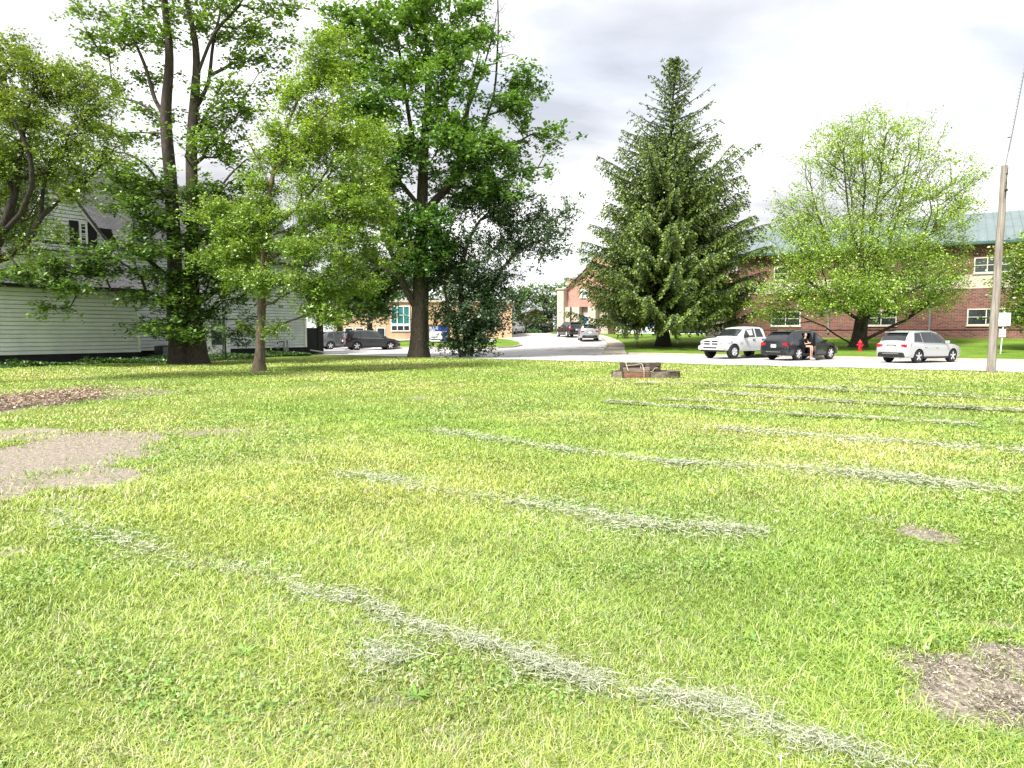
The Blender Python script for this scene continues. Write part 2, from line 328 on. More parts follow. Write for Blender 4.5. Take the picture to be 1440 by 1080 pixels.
def wob(x, y):
    return (np.sin(x * 3.1 + 1.3 * np.sin(y * 2.3)) + np.sin(y * 4.3 + 1.1 * np.sin(x * 5.1 + 2)) + .6 * np.sin(x * 9.7 + y * 7.9) + .6 * np.sin(x * 13.1 - y * 11.3)) / 3.2
def dirt(x, y):
    sh = x.shape; x = x.ravel(); y = y.ravel(); v = np.zeros_like(x)
    wb = .26 * wob(x, y) + .16 * wob(x * 3.7, y * 3.3) + .12 * wob(x * 9.1 + 3, y * 8.3)
    for cx, cy, rx, ry, st in DIRT:
        k = np.nonzero((np.abs(x - cx) < 2.2 * rx) & (np.abs(y - cy) < 2.2 * ry))[0]
        q = np.sqrt(((x[k] - cx) / rx) ** 2 + ((y[k] - cy) / ry) ** 2) + wb[k]
        v[k] = np.maximum(v[k], st * np.clip(1.6 - q, 0, .8) / .8)
    return v.reshape(sh)
rs = [0.0, .4, .8, 1.2]
while rs[-1] < 60: rs.append(rs[-1] * 1.013 if rs[-1] > 1.5 else rs[-1] + .15)
while rs[-1] < 1500: rs.append(rs[-1] * (1.02 if rs[-1] < 130 else 1.15))
ang = list(np.arange(-56, 56, .5)) + list(np.arange(56, 304, 6))
R_, A_ = np.meshgrid(np.array(rs), np.radians(ang), indexing='ij')
X_, Y_ = R_ * np.sin(A_), R_ * np.cos(A_)
Z_ = Tn(X_, Y_) + .012 * wob(X_ * .6, Y_ * .6) * (R_ < 30)
na = len(ang); nr_ = len(rs)
I = (np.arange(nr_ - 1)[:, None] * na + np.arange(na)[None, :]); J = (np.arange(nr_ - 1)[:, None] * na + (np.arange(na) + 1)[None, :] % na)
Fc = np.stack([I, J, J + na, I + na], -1).reshape(-1, 4)[:, ::-1]
ground = mesh_np('ground', np.stack([X_, Y_, Z_], -1).reshape(-1, 3), Fc, M['ground'], smooth=True); struct(ground)
ga = ground.data.attributes.new('dirt', 'FLOAT', 'POINT'); ga.data.foreach_set('value', dirt(X_, Y_).astype(np.float32).ravel())

def sheet(name, poly, dz, material, skirt=0.0):
    """a polygon (world x,y) draped exactly on the terrain planes"""
    bm = bmesh.new(); vs = [bm.verts.new((p[0], p[1], 0)) for p in poly]; bm.faces.new(vs)
    for s0 in (12.0, 45.0):
        n = Vector((.5205, .8539, 0)); co = n * ((s0 + 35) / n.length_squared)
        bmesh.ops.bisect_plane(bm, geom=bm.verts[:] + bm.edges[:] + bm.faces[:], plane_co=co, plane_no=n)
    bmesh.ops.triangulate(bm, faces=bm.faces[:])
    for v in bm.verts: v.co.z = T(v.co.x, v.co.y) + dz
    if skirt:
        be = [e_ for e_ in bm.edges if e_.is_boundary]; r = bmesh.ops.extrude_edge_only(bm, edges=be)
        for v in [g for g in r['geom'] if isinstance(g, bmesh.types.BMVert)]: v.co.z -= skirt
    bmesh.ops.recalc_face_normals(bm, faces=bm.faces[:])
    up = sum(f.normal.z * f.calc_area() for f in bm.faces)
    if up < 0: bmesh.ops.reverse_faces(bm, faces=bm.faces[:])
    me = bpy.data.meshes.new(name); bm.to_mesh(me); bm.free(); me.materials.append(material)
    o = bpy.data.objects.new(name, me); C.objects.link(o); return struct(o)
def G(px, py): p = gnd(px, py); return (p.x, p.y)
def near_edge(x): return (x, 41 - .61 * x)
def far_edge(x): return (x, 54.5 - .61 * x)
mouth_r = G(879, 498.5)
# one worn pavement: street with angled parking, the drive and the lot on the left
road_poly = [near_edge(-75)] + [(x + .0, 41 - .61 * x + .18 * math.sin(x * 1.7) + .1 * math.sin(x * 4.1)) for x in np.arange(-70, 60, 1.1)] + [near_edge(80), far_edge(80), far_edge(mouth_r[0] + .3), mouth_r, G(877, 488), G(861, 478), G(845, 471.5),
             G(830, 468.6), G(783, 468.4), G(713, 469.5), G(640, 470.5), G(560, 472), G(440, 473), (-90, 118)]
sheet('road', road_poly, .03, M['road'])
lawn_r = [(p[0] + .12, p[1] + .2) for p in (far_edge(80), far_edge(mouth_r[0] + 2.4))] + [G(881, 498.0), G(878.5, 495), G(878.5, 487.5), G(875, 483), G(862, 477), G(846, 472.2), (5.2, 88), (5, 100), (110, 60)]
lawn_r = [far_edge(80), far_edge(mouth_r[0] + .5)] + lawn_r[2:]
lawn_r[0] = (80.1, 54.5 - .61 * 80 + .35); lawn_r[1] = (lawn_r[1][0] + .1, lawn_r[1][1] + .35)
sheet('lawn', lawn_r, .15, M['lawn'], .2)
isl = [G(548, 490), G(600, 490.6), G(650, 491), G(700, 490.5), G(722, 489), G(733, 486.8), G(731, 483), G(718, 479.6), G(698, 477.2), G(650, 478), G(590, 480.2), G(548, 481)]
sheet('island_lawn', isl, .15, M['lawn'], .2)
# walk beside the drive
walk = [G(847.5, 498.3), G(851, 492), G(855.5, 486.8), G(853, 481), G(845, 476), G(834, 472), G(846, 472.2), G(862, 477), G(875, 483), G(878.5, 487.5), G(878.5, 495), G(881, 498.2)]
sheet('sidewalk', walk, .13, M['kerb'], .15)
def kerb(name, pts, w=.16, h=.16, gut=.0):
    mb = MB(); pts = [Vector((p[0], p[1], 0)) for p in pts]; L = []
    for i, p in enumerate(pts):
        d = (pts[min(i + 1, len(pts) - 1)] - pts[max(i - 1, 0)]).normalized(); n = Vector((d.y, -d.x, 0)); z = T(p.x, p.y)
        a, b = p + n * w / 2, p - n * w / 2
        L += [(a.x, a.y, z - .05), (a.x, a.y, z + h), (b.x, b.y, z + h), (b.x, b.y, z - .05)]
    fs = [(4 * i + k, 4 * i + (k + 1) % 4, 4 * i + 4 + (k + 1) % 4, 4 * i + 4 + k) for i in range(len(pts) - 1) for k in range(4)]
    fs += [(0, 1, 2, 3), tuple(4 * len(pts) - 4 + k for k in (3, 2, 1, 0))]
    mb.add(L, fs); return struct(mb.build(name, M['kerb']))
kerb('kerb', [(x, 54.5 - .61 * x + .12) for x in np.linspace(mouth_r[0] + .2, 80, 40)], .42, .17)
kerb('kerb', [(p[0], p[1]) for p in (G(847.5, 498), G(851, 492), G(855.5, 486.8), G(853, 481), G(845, 476), G(834, 472))], .16, .15)
kerb('kerb', isl[:10], .2, .17)
kerb('kerb', [G(p, q) for p, q in ((848, 498.9), (862, 498.9), (881, 498.6))], .2, .14)

# ------------------------------------------------------------------ near lawn: blades, broad leaves, clippings, litter
ROWS = [([(492, 842), (560, 878), (645, 905), (730, 935), (800, 958), (862, 975)], .2, .85), ([(890, 985), (960, 995), (1040, 1010), (1110, 1045), (1190, 1068), (1290, 1105)], .26, 1.2), ([(520, 920), (575, 935)], .13, .8),
        ([(60, 722), (110, 742), (180, 770), (260, 795), (320, 806), (360, 815), (430, 836), (500, 850)], .2, .25),
        ([(480, 669), (560, 679), (600, 690), (660, 699), (740, 712), (800, 726)], .13, .4), ([(800, 722), (860, 737), (930, 744), (1000, 747), (1077, 753)], .17, 1.2),
        ([(590, 607), (640, 612), (720, 624), (800, 636), (880, 645)], .14, .5), ([(880, 648), (960, 655), (1040, 659), (1120, 662)], .17, .9), ([(1110, 661), (1170, 668), (1240, 673), (1330, 684), (1460, 698)], .2, 1.2),
        ([(1010, 605), (1100, 612), (1180, 620), (1260, 624), (1340, 631), (1460, 639)], .17, .9), ([(855, 567), (900, 571), (960, 575), (1030, 579)], .17, .8), ([(1030, 580), (1110, 585), (1200, 589), (1300, 595), (1370, 599)], .15, .6),
        ([(990, 552), (1080, 560), (1200, 568), (1300, 573), (1460, 582)], .16, .7), ([(1050, 545), (1150, 549), (1300, 557), (1460, 565)], .14, .6), ([(930, 563), (1000, 567), (1100, 572)], .12, .4), ([(900, 540), (1000, 543), (1100, 546)], .1, .3), ([(1330, 575), (1400, 578), (1460, 580)], .2, .9),
        ([(1080, 548), (1200, 546), (1300, 548)], .1, .35)]
row_pts = []
for pts, wd, den in ROWS:
    g = [gnd(*p) for p in pts]
    for a, b in zip(g, g[1:]):
        n = max(2, int((b - a).length / .03))
        for i in range(n): p = a.lerp(b, i / n); row_pts.append((p.x, p.y, wd, den))
row_pts = np.array(row_pts)
def blades(n, dmin, dmax, hmul=1.0, p=1.5, green=True):
    # ground distance with density falling as d^-p
    u = rng.random(n); k = 2 - p
    d = (dmin ** k + u * (dmax ** k - dmin ** k)) ** (1 / k); a = np.radians(rng.uniform(-47, 47, n)); x, y = d * np.sin(a), d * np.cos(a)
    pat = .5 + .5 * np.sin(x * 1.9 + 1.7 * np.sin(y * 1.3)) * np.sin(y * 2.3 + 1.4 * np.sin(x * 1.1 + 1)) + .25 * wob(x * 1.3, y * 1.3)
    keep = (dirt(x, y) + rng.normal(0, .22, n) + .25 * np.maximum(-wob(x * 4 + 1, y * 5), 0) * -1 < .45) & (sdist(x, y) < -.1) & (rng.random(n) < .62 + .5 * pat)
    x, y, d, pat = x[keep], y[keep], d[keep], pat[keep]; n = len(x)
    h = hmul * rng.gamma(6, 1 / 6, n) * (.019 + .018 * pat) * (1 + .018 * d); w = (.0017 + .00075 * d) * rng.uniform(.7, 1.3, n)
    az = rng.uniform(0, 2 * np.pi, n); ln = rng.uniform(.3, 2.1, n) * h; dxx, dyy = np.cos(az), np.sin(az); sx, sy = -dyy, dxx
    az2 = rng.uniform(-.6, .6, n); sx2 = sx * np.cos(az2) - sy * np.sin(az2); sy2 = sx * np.sin(az2) + sy * np.cos(az2)
    z = Tn(x, y) - .004; P = np.empty((n, 5, 3)); 
    P[:, 0] = np.stack([x - sx2 * w / 2, y - sy2 * w / 2, z], 1); P[:, 1] = np.stack([x + sx2 * w / 2, y + sy2 * w / 2, z], 1)
    mxx, myy = x + dxx * ln * .35, y + dyy * ln * .35
    P[:, 2] = np.stack([mxx + sx2 * w * .42, myy + sy2 * w * .42, z + h * .62], 1); P[:, 3] = np.stack([mxx - sx2 * w * .42, myy - sy2 * w * .42, z + h * .62], 1)
    P[:, 4] = np.stack([x + dxx * ln, y + dyy * ln, z + h * rng.uniform(.8, 1.05, n)], 1)
    b = np.arange(n)[:, None] * 5
    # quad + degenerate-free tip as quad (2,4,3 + repeated not allowed) -> use 5-gon split: quad and tri stored as two meshes' faces
    t_ = rng.random((n, 1)); base = np.array([.225, .335, .045]) * (1 - t_) + np.array([.48, .57, .115]) * t_
    th = np.clip(.5 + .55 * wob(x * .8 + 4, y * .9) + .5 * np.sin(x * .7 + 2 * np.sin(y * .5)), 0, 1)[:, None]; bl = (rng.random((n, 1)) < .05 + .19 * th ** 2); base = np.where(bl, np.array([.52, .49, .27]), base); dk = (rng.random((n, 1)) < .12); base = np.where(dk, np.array([.13, .25, .045]), base)
    broad = (.5 + .5 * np.sin(x * .55 + 1.2 * np.sin(y * .42 + .7)) * np.cos(y * .5 + 1.1 * np.sin(x * .37)))[:, None]
    base = base * (.86 + .22 * np.clip(pat, 0, 1))[:, None] * (1 + .22 * (broad - .5)) * np.concatenate([1 + .30 * (broad - .5), np.ones_like(broad), 1 + .5 * (broad - .3)], 1)
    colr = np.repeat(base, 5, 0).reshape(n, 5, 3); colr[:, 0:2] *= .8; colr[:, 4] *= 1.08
    return P.reshape(-1, 3), b, colr.reshape(-1, 3)
P1, b1, c1 = blades(1350000, 2.1, 14, 1.0, 1.75); P2, b2, c2 = blades(560000, 12, 44, .9, 1.05)
P = np.concatenate([P1, P2]); b = np.concatenate([b1, b2 + len(P1)]); cc = np.concatenate([c1, c2])
me = bpy.data.meshes.new('lawn_grass'); nb = len(b); me.vertices.add(len(P)); me.vertices.foreach_set('co', P.astype(np.float32).ravel())
li = np.concatenate([(b + np.array([0, 1, 2, 3])), (b + np.array([3, 2, 4]))], 1).ravel().astype(np.int32)
me.loops.add(len(li)); me.loops.foreach_set('vertex_index', li); me.polygons.add(2 * nb)
ls = (np.arange(nb)[:, None] * 7 + np.array([0, 4])).ravel().astype(np.int32); me.polygons.foreach_set('loop_start', ls); me.update(calc_edges=True)
me.materials.append(M['blade']); a = me.color_attributes.new('Col', 'FLOAT_COLOR', 'POINT'); c4 = np.ones((len(P), 4), np.float32); c4[:, :3] = cc; a.data.foreach_set('color', c4.ravel())
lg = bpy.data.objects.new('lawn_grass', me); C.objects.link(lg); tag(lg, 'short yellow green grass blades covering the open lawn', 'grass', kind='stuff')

# clover and small broad leaves between the blades
n = 190000; d = (2.1 ** .6 + rng.random(n) * (16 ** .6 - 2.1 ** .6)) ** (1 / .6); a_ = np.radians(rng.uniform(-46, 46, n)); x, y = d * np.sin(a_), d * np.cos(a_)
k = (np.sin(x * 2.7 + 2 * np.sin(y * 1.9)) * np.sin(y * 3.1 + x) + .8 * wob(x, y) + rng.normal(0, .35, n) > .5) & (dirt(x, y) < .45); x, y, d = x[k], y[k], d[k]; n = len(x)
cen = np.stack([x, y, Tn(x, y) + rng.uniform(.012, .04, n)], 1); t_ = rng.random((n, 1)); col = np.array([.12, .27, .035]) * (1 - t_) + np.array([.30, .43, .12]) * t_
V, Fc, cl = leaves(cen, col, .015 + .0018 * d, .013 + .0016 * d, up=1.6)
tag(mesh_np('clover', V, Fc, M['blade'], cl), 'low clover and broadleaf weeds scattered through the grass', 'weeds', kind='stuff')

# pale dry clippings raked into thin rows by the mower
nn = 330000; idx = rng.integers(0, len(row_pts), nn); rp = row_pts[idx]; dd = np.hypot(rp[:, 0], rp[:, 1])
gap = np.clip(.55 + .5 * wob(rp[:, 0] * 1.1, rp[:, 1] * 1.0) + .45 * wob(rp[:, 0] * 2.9, rp[:, 1] * 2.3), 0, 1.1)
kp = rng.random(nn) < np.clip(rp[:, 3] * (.13 + .95 * gap ** 2.0), 0, 1) * np.clip(3.6 / dd, .3, 1) * np.where(dd < 6, .95, 1); rp = rp[kp]; dd = dd[kp]; n = len(rp)
off = rng.normal(0, 1, (n, 2)) * np.where(rng.random(n) < .4, 3.2, np.where(rng.random(n) < .5, 1.6, 1.0))[:, None] * (rp[:, 2] * .42 * np.exp(rng.normal(0, .35, n)) * (.8 + .5 * np.sin(rp[:, 0] * 2.3 + rp[:, 1] * 3.1)))[:, None] + (.05 * wob(rp[:, 0] * 1.7, rp[:, 1] * 1.7))[:, None]; x, y = rp[:, 0] + off[:, 0], rp[:, 1] + off[:, 1]
hh = np.exp(-(off ** 2).sum(1) / (rp[:, 2] * .5) ** 2) * (.02 + .001 * dd) * np.clip(rp[:, 3], .3, 1.2)
az = rng.uniform(0, 2 * np.pi, n); ln = rng.uniform(.04, .15, n) * (.7 + .03 * dd); w = .0004 + .00042 * dd; tl = rng.normal(0, .22, n)
dv = np.stack([np.cos(az), np.sin(az), tl], 1) * ln[:, None]; sv = np.stack([-np.sin(az), np.cos(az), rng.normal(0, .5, n)], 1) * w[:, None]; sv2 = sv * .5
cen = np.stack([x, y, Tn(x, y) + .035 + hh * rng.uniform(.2, 1.1, n) + .0015 * dd], 1); bend = np.stack([-np.sin(az), np.cos(az), np.full(n, .3)], 1) * (ln * rng.normal(0, .16, n))[:, None]
V = np.stack([cen - dv / 2 - sv2, cen - dv / 2 + sv2, cen + bend + sv, cen + dv / 2, cen + bend - sv], 1).reshape(-1, 3)
Fc = np.arange(n)[:, None] * 5 + np.array([[0, 1, 2, 4]]); Fc2 = np.arange(n)[:, None] * 5 + np.array([[2, 3, 4, 4]])
t_ = rng.random((n, 1)); col = np.array([.26, .30, .18]) * (1 - t_) + np.array([.56, .57, .45]) * t_; col = np.where(rng.random((n, 1)) < .08, np.array([.16, .22, .12]), col)
Vt = V.reshape(n, 5, 3)[:, [4, 2, 3]].reshape(-1, 3)           # tips as their own triangles
clip = mesh_np('grass_clippings', V, Fc, M['straw'], np.repeat(col, 5, 0))
tag(clip, 'pale dry grass clippings lying in thin mower rows across the lawn', 'grass clippings', kind='stuff')

# straw and crumbs on the bare soil, brown leaf litter at the left edge
def litter(name, ell, n, cols, ln, wd, label, cat, zt=.03):
    X = []
    for (cx, cy, rx, ry), m in ell:
        a = rng.uniform(0, 2 * np.pi, m); r = np.sqrt(rng.random(m)) * (1 + .22 * np.sin(3 * a + cx) + .15 * np.sin(7 * a)) + np.abs(rng.normal(0, .14, m)); X.append(np.stack([cx + rx * r * np.cos(a), cy + ry * r * np.sin(a)], 1))
    X = np.concatenate(X); n = len(X); cen = np.concatenate([X, rng.uniform(.006, zt, (n, 1))], 1); col = np.array(cols)[rng.integers(0, len(cols), n)]
    V, Fc, cl = leaves(cen, col, ln, wd, up=2.2, cvar=.3); return tag(mesh_np(name, V, Fc, M['straw'], cl), label, cat, kind='stuff')
D0 = [DIRT[i][:4] for i in range(len(DIRT))]
litter('soil_straw', [(D0[6], 2000), (D0[15], 700), (D0[16], 1400), (D0[17], 1300), (D0[2], 3800), (D0[5], 900), (D0[7], 500), (D0[3], 1200), (D0[1], 700)], 0, [(.40, .36, .29), (.26, .22, .18), (.12, .10, .08), (.45, .42, .33), (.2, .17, .14)], .026, .005, 'dry straw and soil crumbs strewn over the bare patches', 'straw')
litter('leaf_litter', [(D0[0], 7500), (D0[1], 900)], 0, [(.30, .21, .16), (.20, .14, .11), (.44, .35, .28), (.11, .085, .065), (.36, .27, .21)], .085, .04, 'heap of brown dead leaves at the left edge of the lawn', 'dead leaves', .16)

# three larger weeds in the grass
def weed(px, py, n, L, col, label):
    p = gnd(px, py); t = thing('weed_plant', label, 'weed', p, 0); V = []; Fc = []
    for i in range(n):
        a = 2 * math.pi * i / n + random.uniform(-.3, .3); l = L * random.uniform(.4, 1.2); w = l * .075; el = random.uniform(.2, .75)
        dr = Vector((math.cos(a), math.sin(a), 0)); sd_ = Vector((-dr.y, dr.x, 0)); k0 = len(V)
        for j, (q, ww) in enumerate(((.05, .3), (.35, 1), (.7, .9), (1.0, .1))):
            c = dr * l * q + Vector((0, 0, .02 + l * el * q * (1.15 - .75 * q))); V += [c - sd_ * w * ww, c + sd_ * w * ww]
        for j in range(3): Fc.append((k0 + 2 * j, k0 + 2 * j + 1, k0 + 2 * j + 3, k0 + 2 * j + 2))
    o = mesh_np('leaf_rosette', [tuple(v) for v in V], Fc, M['blade'], np.array([col] * len(V)) * rng.uniform(.8, 1.15, (len(V), 1)), t)
weed(585, 985, 12, .09, (.16, .30, .05), 'narrow-leaved weed rosette in the grass below the end of a clippings row')
weed(345, 925, 17, .09, (.22, .40, .08), 'bright broad-leaved weed clump in the left foreground grass')
weed(1060, 905, 11, .075, (.15, .30, .06), 'dark green weed rosette near the bare soil patch at the right')

# ------------------------------------------------------------------ trees
def ell_px(px, py, rx, ry, D, off=0.0, deep=.8):
    c = at(px, py, D + off); s_ = (D + off) / F
    return (np.array(c), np.array([rx * s_, max(rx, ry) * s_ * deep, ry * s_]))
def clusters(ells, per_m3=None, n_sub=10, n_tw=9, rsub=.9, flat=.55):
    """twig points bunched into boughs inside each ellipsoid"""
    out_ = []
    for (c, r), wgt in ells:
        k = max(3, int(n_sub * wgt)); d = unit(rng.normal(size=(k, 3))); q = rng.random((k, 1)) ** .42
        sc = c + d * q * r
        for p in sc:
            m = max(3, int(n_tw * rng.uniform(.6, 1.4))); out_.append(p + rng.normal(size=(m, 3)) * np.array([rsub, rsub, rsub * flat]) * .5 * rng.uniform(.7, 1.3))
    return np.concatenate(out_)
class Skel:
    def __init__(s): s.P = []; s.par = []; s.L = []; s.fix = []
    def line(s, pts, parent=-1, rad=None, step=.5):
        """a hand-placed limb; parent = node index; rad list gives fixed radii"""
        pts = [Vector(p) for p in pts]; k = parent; first = True
        if parent >= 0: pts = [Vector(s.P[parent])] + pts; rad = ([rad[0]] + list(rad)) if rad is not None else None
        for j in range(len(pts) - 1):
            p0 = pts[max(j - 1, 0)]; p1, p2 = pts[j], pts[j + 1]; p3 = pts[min(j + 2, len(pts) - 1)]; n = max(1, int((p2 - p1).length / step))
            for i in range(n + (j == len(pts) - 2)):
                t_ = i / n
                if parent >= 0 and j == 0 and i == 0: continue
                q = .5 * ((2 * p1) + (p2 - p0) * t_ + (2 * p0 - 5 * p1 + 4 * p2 - p3) * t_ ** 2 + (3 * p1 - p0 - 3 * p2 + p3) * t_ ** 3)
                s.P.append(np.array(q)); s.par.append(k); s.L.append((s.L[k] + np.linalg.norm(np.array(q) - s.P[k])) if k >= 0 else 0.0)
                s.fix.append((rad[j] * (1 - t_) + rad[j + 1] * t_) if rad is not None else None); k = len(s.P) - 1
        return k
    def near(s, p):
        A = np.array(s.P); return int(np.argmin(((A - np.array(p)) ** 2).sum(1)))
    def grow(s, tg, kL=.35, seg=.7, lift=.12, minz=None):
        n0 = len(s.P); A = np.zeros((n0 + len(tg) * 14, 3)); Lr = np.zeros(len(A)); A[:n0] = s.P; Lr[:n0] = s.L; m = n0
        d0 = np.min(((tg[:, None, :] - A[None, :n0, :]) ** 2).sum(2), 1) if len(tg) * n0 < 4e6 else np.zeros(len(tg)); tips = []
        for i in np.argsort(d0):
            t = tg[i]; df = t - A[:m]; dist = np.sqrt((df ** 2).sum(1)); cost = dist + kL * Lr[:m] + .8 * np.maximum(-df[:, 2], 0)
            if minz is not None: cost = cost + 50 * (A[:m, 2] < minz)
            j = int(np.argmin(cost)); n = max(1, int(dist[j] / seg)); k = j; a = A[j].copy(); L_ = dist[j]
            for q in range(1, n + 1):
                u = q / n; p = a + (t - a) * u; p[2] += lift * L_ * math.sin(math.pi * u) * (1 if q < n else 0)
                if q < n: p += rng.normal(size=3) * .05 * seg
                if m >= len(A): A = np.concatenate([A, np.zeros_like(A)]); Lr = np.concatenate([Lr, np.zeros_like(Lr)])
                A[m] = p; Lr[m] = Lr[k] + np.linalg.norm(p - A[k]); s.P.append(p.copy()); s.par.append(k); s.L.append(Lr[m]); s.fix.append(None); k = m; m += 1
            tips.append(k)
        return np.array(s.P)[tips], tips
    def radii(s, R, r0=.011):
        n = len(s.P); cnt = np.zeros(n); ch = [[] for _ in range(n)]
        for i in range(n):
            if s.par[i] >= 0: ch[s.par[i]].append(i)
        for i in range(n - 1, -1, -1):
            if not ch[i]: cnt[i] = 1
            if s.par[i] >= 0: cnt[s.par[i]] += cnt[i]
        ex = math.log(R / r0) / math.log(max(cnt[0], 3)); ex = min(ex, .62); r = r0 * cnt ** ex; r = r * np.where(cnt > 30, 1, 1)
        for i in range(n):
            if s.fix[i] is not None: r[i] = max(s.fix[i], 0)
            elif s.par[i] >= 0: r[i] = min(r[i], r[s.par[i]] * .92)
        return r, ch, cnt
    def mesh(s, name, mat_, R, parent, r0=.011, flare=1.35, smax=8):
        r, ch, cnt = s.radii(R, r0); V = []; Q = []; base = 0; st = [i for i in range(len(s.P)) if s.par[i] < 0]
        stack = [(i, -1) for i in st]
        while stack:
            i, pa = stack.pop(); chain = [i]
            while ch[chain[-1]]:
                c = sorted(ch[chain[-1]], key=lambda q: -cnt[q]); 
                for q in c[1:]: stack.append((q, chain[-1]))
                chain.append(c[0])
            idx = ([pa] if pa >= 0 else []) + chain; pts = np.array([s.P[q] for q in idx]); rad = np.array([r[q] for q in idx])
            if pa >= 0: rad[0] = min(rad[0], rad[1] * 1.25)
            if len(pts) < 2: continue
            if pa < 0: rad = rad * (1 + (flare - 1) * np.exp(-np.maximum(pts[:, 2] - pts[0, 2], 0) / .35))
            sd_ = smax + 4 if rad[0] > .2 else 6 if rad[0] > .06 else 4 if rad[0] > .025 else 3
            d = np.gradient(pts, axis=0); d = unit(d); u = np.cross(d[0], [.3, .9, .1]); u = u / np.linalg.norm(u); th = 2 * np.pi * np.arange(sd_) / sd_
            for j in range(len(pts)):
                u = u - d[j] * np.dot(u, d[j]); u = u / max(np.linalg.norm(u), 1e-6); w = np.cross(d[j], u)
                lob = 1 + (.10 * np.cos(3 * th + i) + .06 * np.cos(5 * th + 2)) * (rad[j] > .12)
                V.append(pts[j] + (np.cos(th)[:, None] * u + np.sin(th)[:, None] * w) * (rad[j] * lob)[:, None])
            for j in range(len(pts) - 1):
                k = np.arange(sd_); a = base + j * sd_; Q.append(np.stack([a + k, a + (k + 1) % sd_, a + sd_ + (k + 1) % sd_, a + sd_ + k], 1))
            base += len(pts) * sd_
        V = np.concatenate(V); Q = np.concatenate(Q); off = np.array(parent.location)
        return mesh_np(name, V - off, Q, mat_, None, parent, smooth=True)
def foliage(parent, tips, per, spread, cols, ln, wd, up=.8, flat=.6, name='crown', droop=.0, mat_='leaf', twigvar=.22, k=5):
    """leaves strung along short twiglets that fan outward from every branch tip"""
    nt_ = len(tips); q = max(2, per // k); mid = tips.mean(0); outw = unit(tips - mid)
    tp = np.repeat(tips, k, 0); od = np.repeat(outw, k, 0); dr = rng.normal(size=(nt_ * k, 3)) * np.array([1, 1, flat]) + od * .55; dr = unit(dr)
    L = spread * rng.uniform(.8, 2.3, (nt_ * k, 1)); st = tp + rng.normal(size=tp.shape) * spread * .35
    u_ = np.tile((np.arange(q) + .5) / q, nt_ * k)[:, None]; cen = np.repeat(st, q, 0) + np.repeat(dr * L, q, 0) * u_ + rng.normal(size=(nt_ * k * q, 3)) * spread * .16
    cen[:, 2] -= (droop + .12 * spread) * (u_[:, 0] ** 2)
    cols = np.array(cols); wts = np.clip(rng.random((nt_, 1)) * .8 + .25 * outw[:, 2:3], 0, 1); base = cols[0] * (1 - wts) + cols[1] * wts; base = base * rng.uniform(1 - twigvar, 1 + twigvar, (nt_, 1))  # higher twigs take the lighter tone: crown shading put into leaf colour
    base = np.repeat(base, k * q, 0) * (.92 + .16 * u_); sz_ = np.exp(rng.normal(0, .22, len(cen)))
    V, Fc, cl = leaves(cen, base, ln * sz_, wd * sz_, up=up, cvar=.2, droop=droop)
    return mesh_np(name, V - np.array(parent.location), Fc, M[mat_], cl, parent)

# --- twin-stemmed tree beside the house
D = 35.6
b0 = gnd(263, 512); t = thing('tree', 'tall open tree with twin dark stems rising from one thick base beside the white house', 'tree', b0)
sk = Skel(); b0 = Vector(b0)
k1 = sk.line([at(255, 513, D), at(251, 480, D), at(246, 440, D), at(245, 360, D - .2), at(240, 260, D - .2), at(233, 165, D - .3), at(238, 80, D - .3), at(231, 0, D - .2), at(224, -70, D), at(222, -140, D)], rad=[.62, .5, .42, .34, .31, .27, .2, .16, .1, .04])
k2 = sk.line([at(277, 513, D + .1), at(276, 480, D + .2), at(272, 440, D + .3), at(270, 380, D + .4), at(271, 290, D + .3), at(270, 205, D + .2), at(276, 110, D), at(274, 55, D), at(262, 0, D), at(255, -80, D)], rad=[.6, .48, .4, .32, .29, .26, .2, .16, .12, .04])
def limb(sk, a_px, pts, r0_, D, dy=0.0):
    k = sk.near(at(a_px[0], a_px[1], D)); n = len(pts)
    return sk.line([at(p[0], p[1], D + dy * (i + 1) / n) for i, p in enumerate(pts)], parent=k, rad=[r0_ * (1 - .75 * i / n) for i in range(n)])
limb(sk, (233, 165), [(218, 140), (205, 95), (190, 60), (172, 20)], .11, D, -1)
limb(sk, (235, 175), [(205, 150), (180, 140), (155, 135)], .07, D, 1)
limb(sk, (240, 300), [(225, 262), (205, 232), (175, 215), (148, 213)], .08, D, -2)
limb(sk, (245, 330), [(215, 312), (185, 300), (160, 270)], .06, D, 2)
limb(sk, (270, 160), [(292, 120), (300, 60), (312, 10)], .1, D, 1)
limb(sk, (274, 110), [(300, 50), (330, 15), (352, -15)], .08, D, -1)
limb(sk, (271, 300), [(295, 285), (320, 250), (345, 225)], .07, D, -1.5)
limb(sk, (248, 440), [(235, 425), (215, 413), (190, 410), (140, 408), (110, 410)], .1, D, -3)
limb(sk, (272, 430), [(290, 420), (310, 405), (330, 400)], .12, D, 1)
limb(sk, (272, 460), [(292, 445), (300, 430), (318, 415)], .1, D, 0)
limb(sk, (246, 400), [(215, 370), (185, 355)], .07, D, -2)
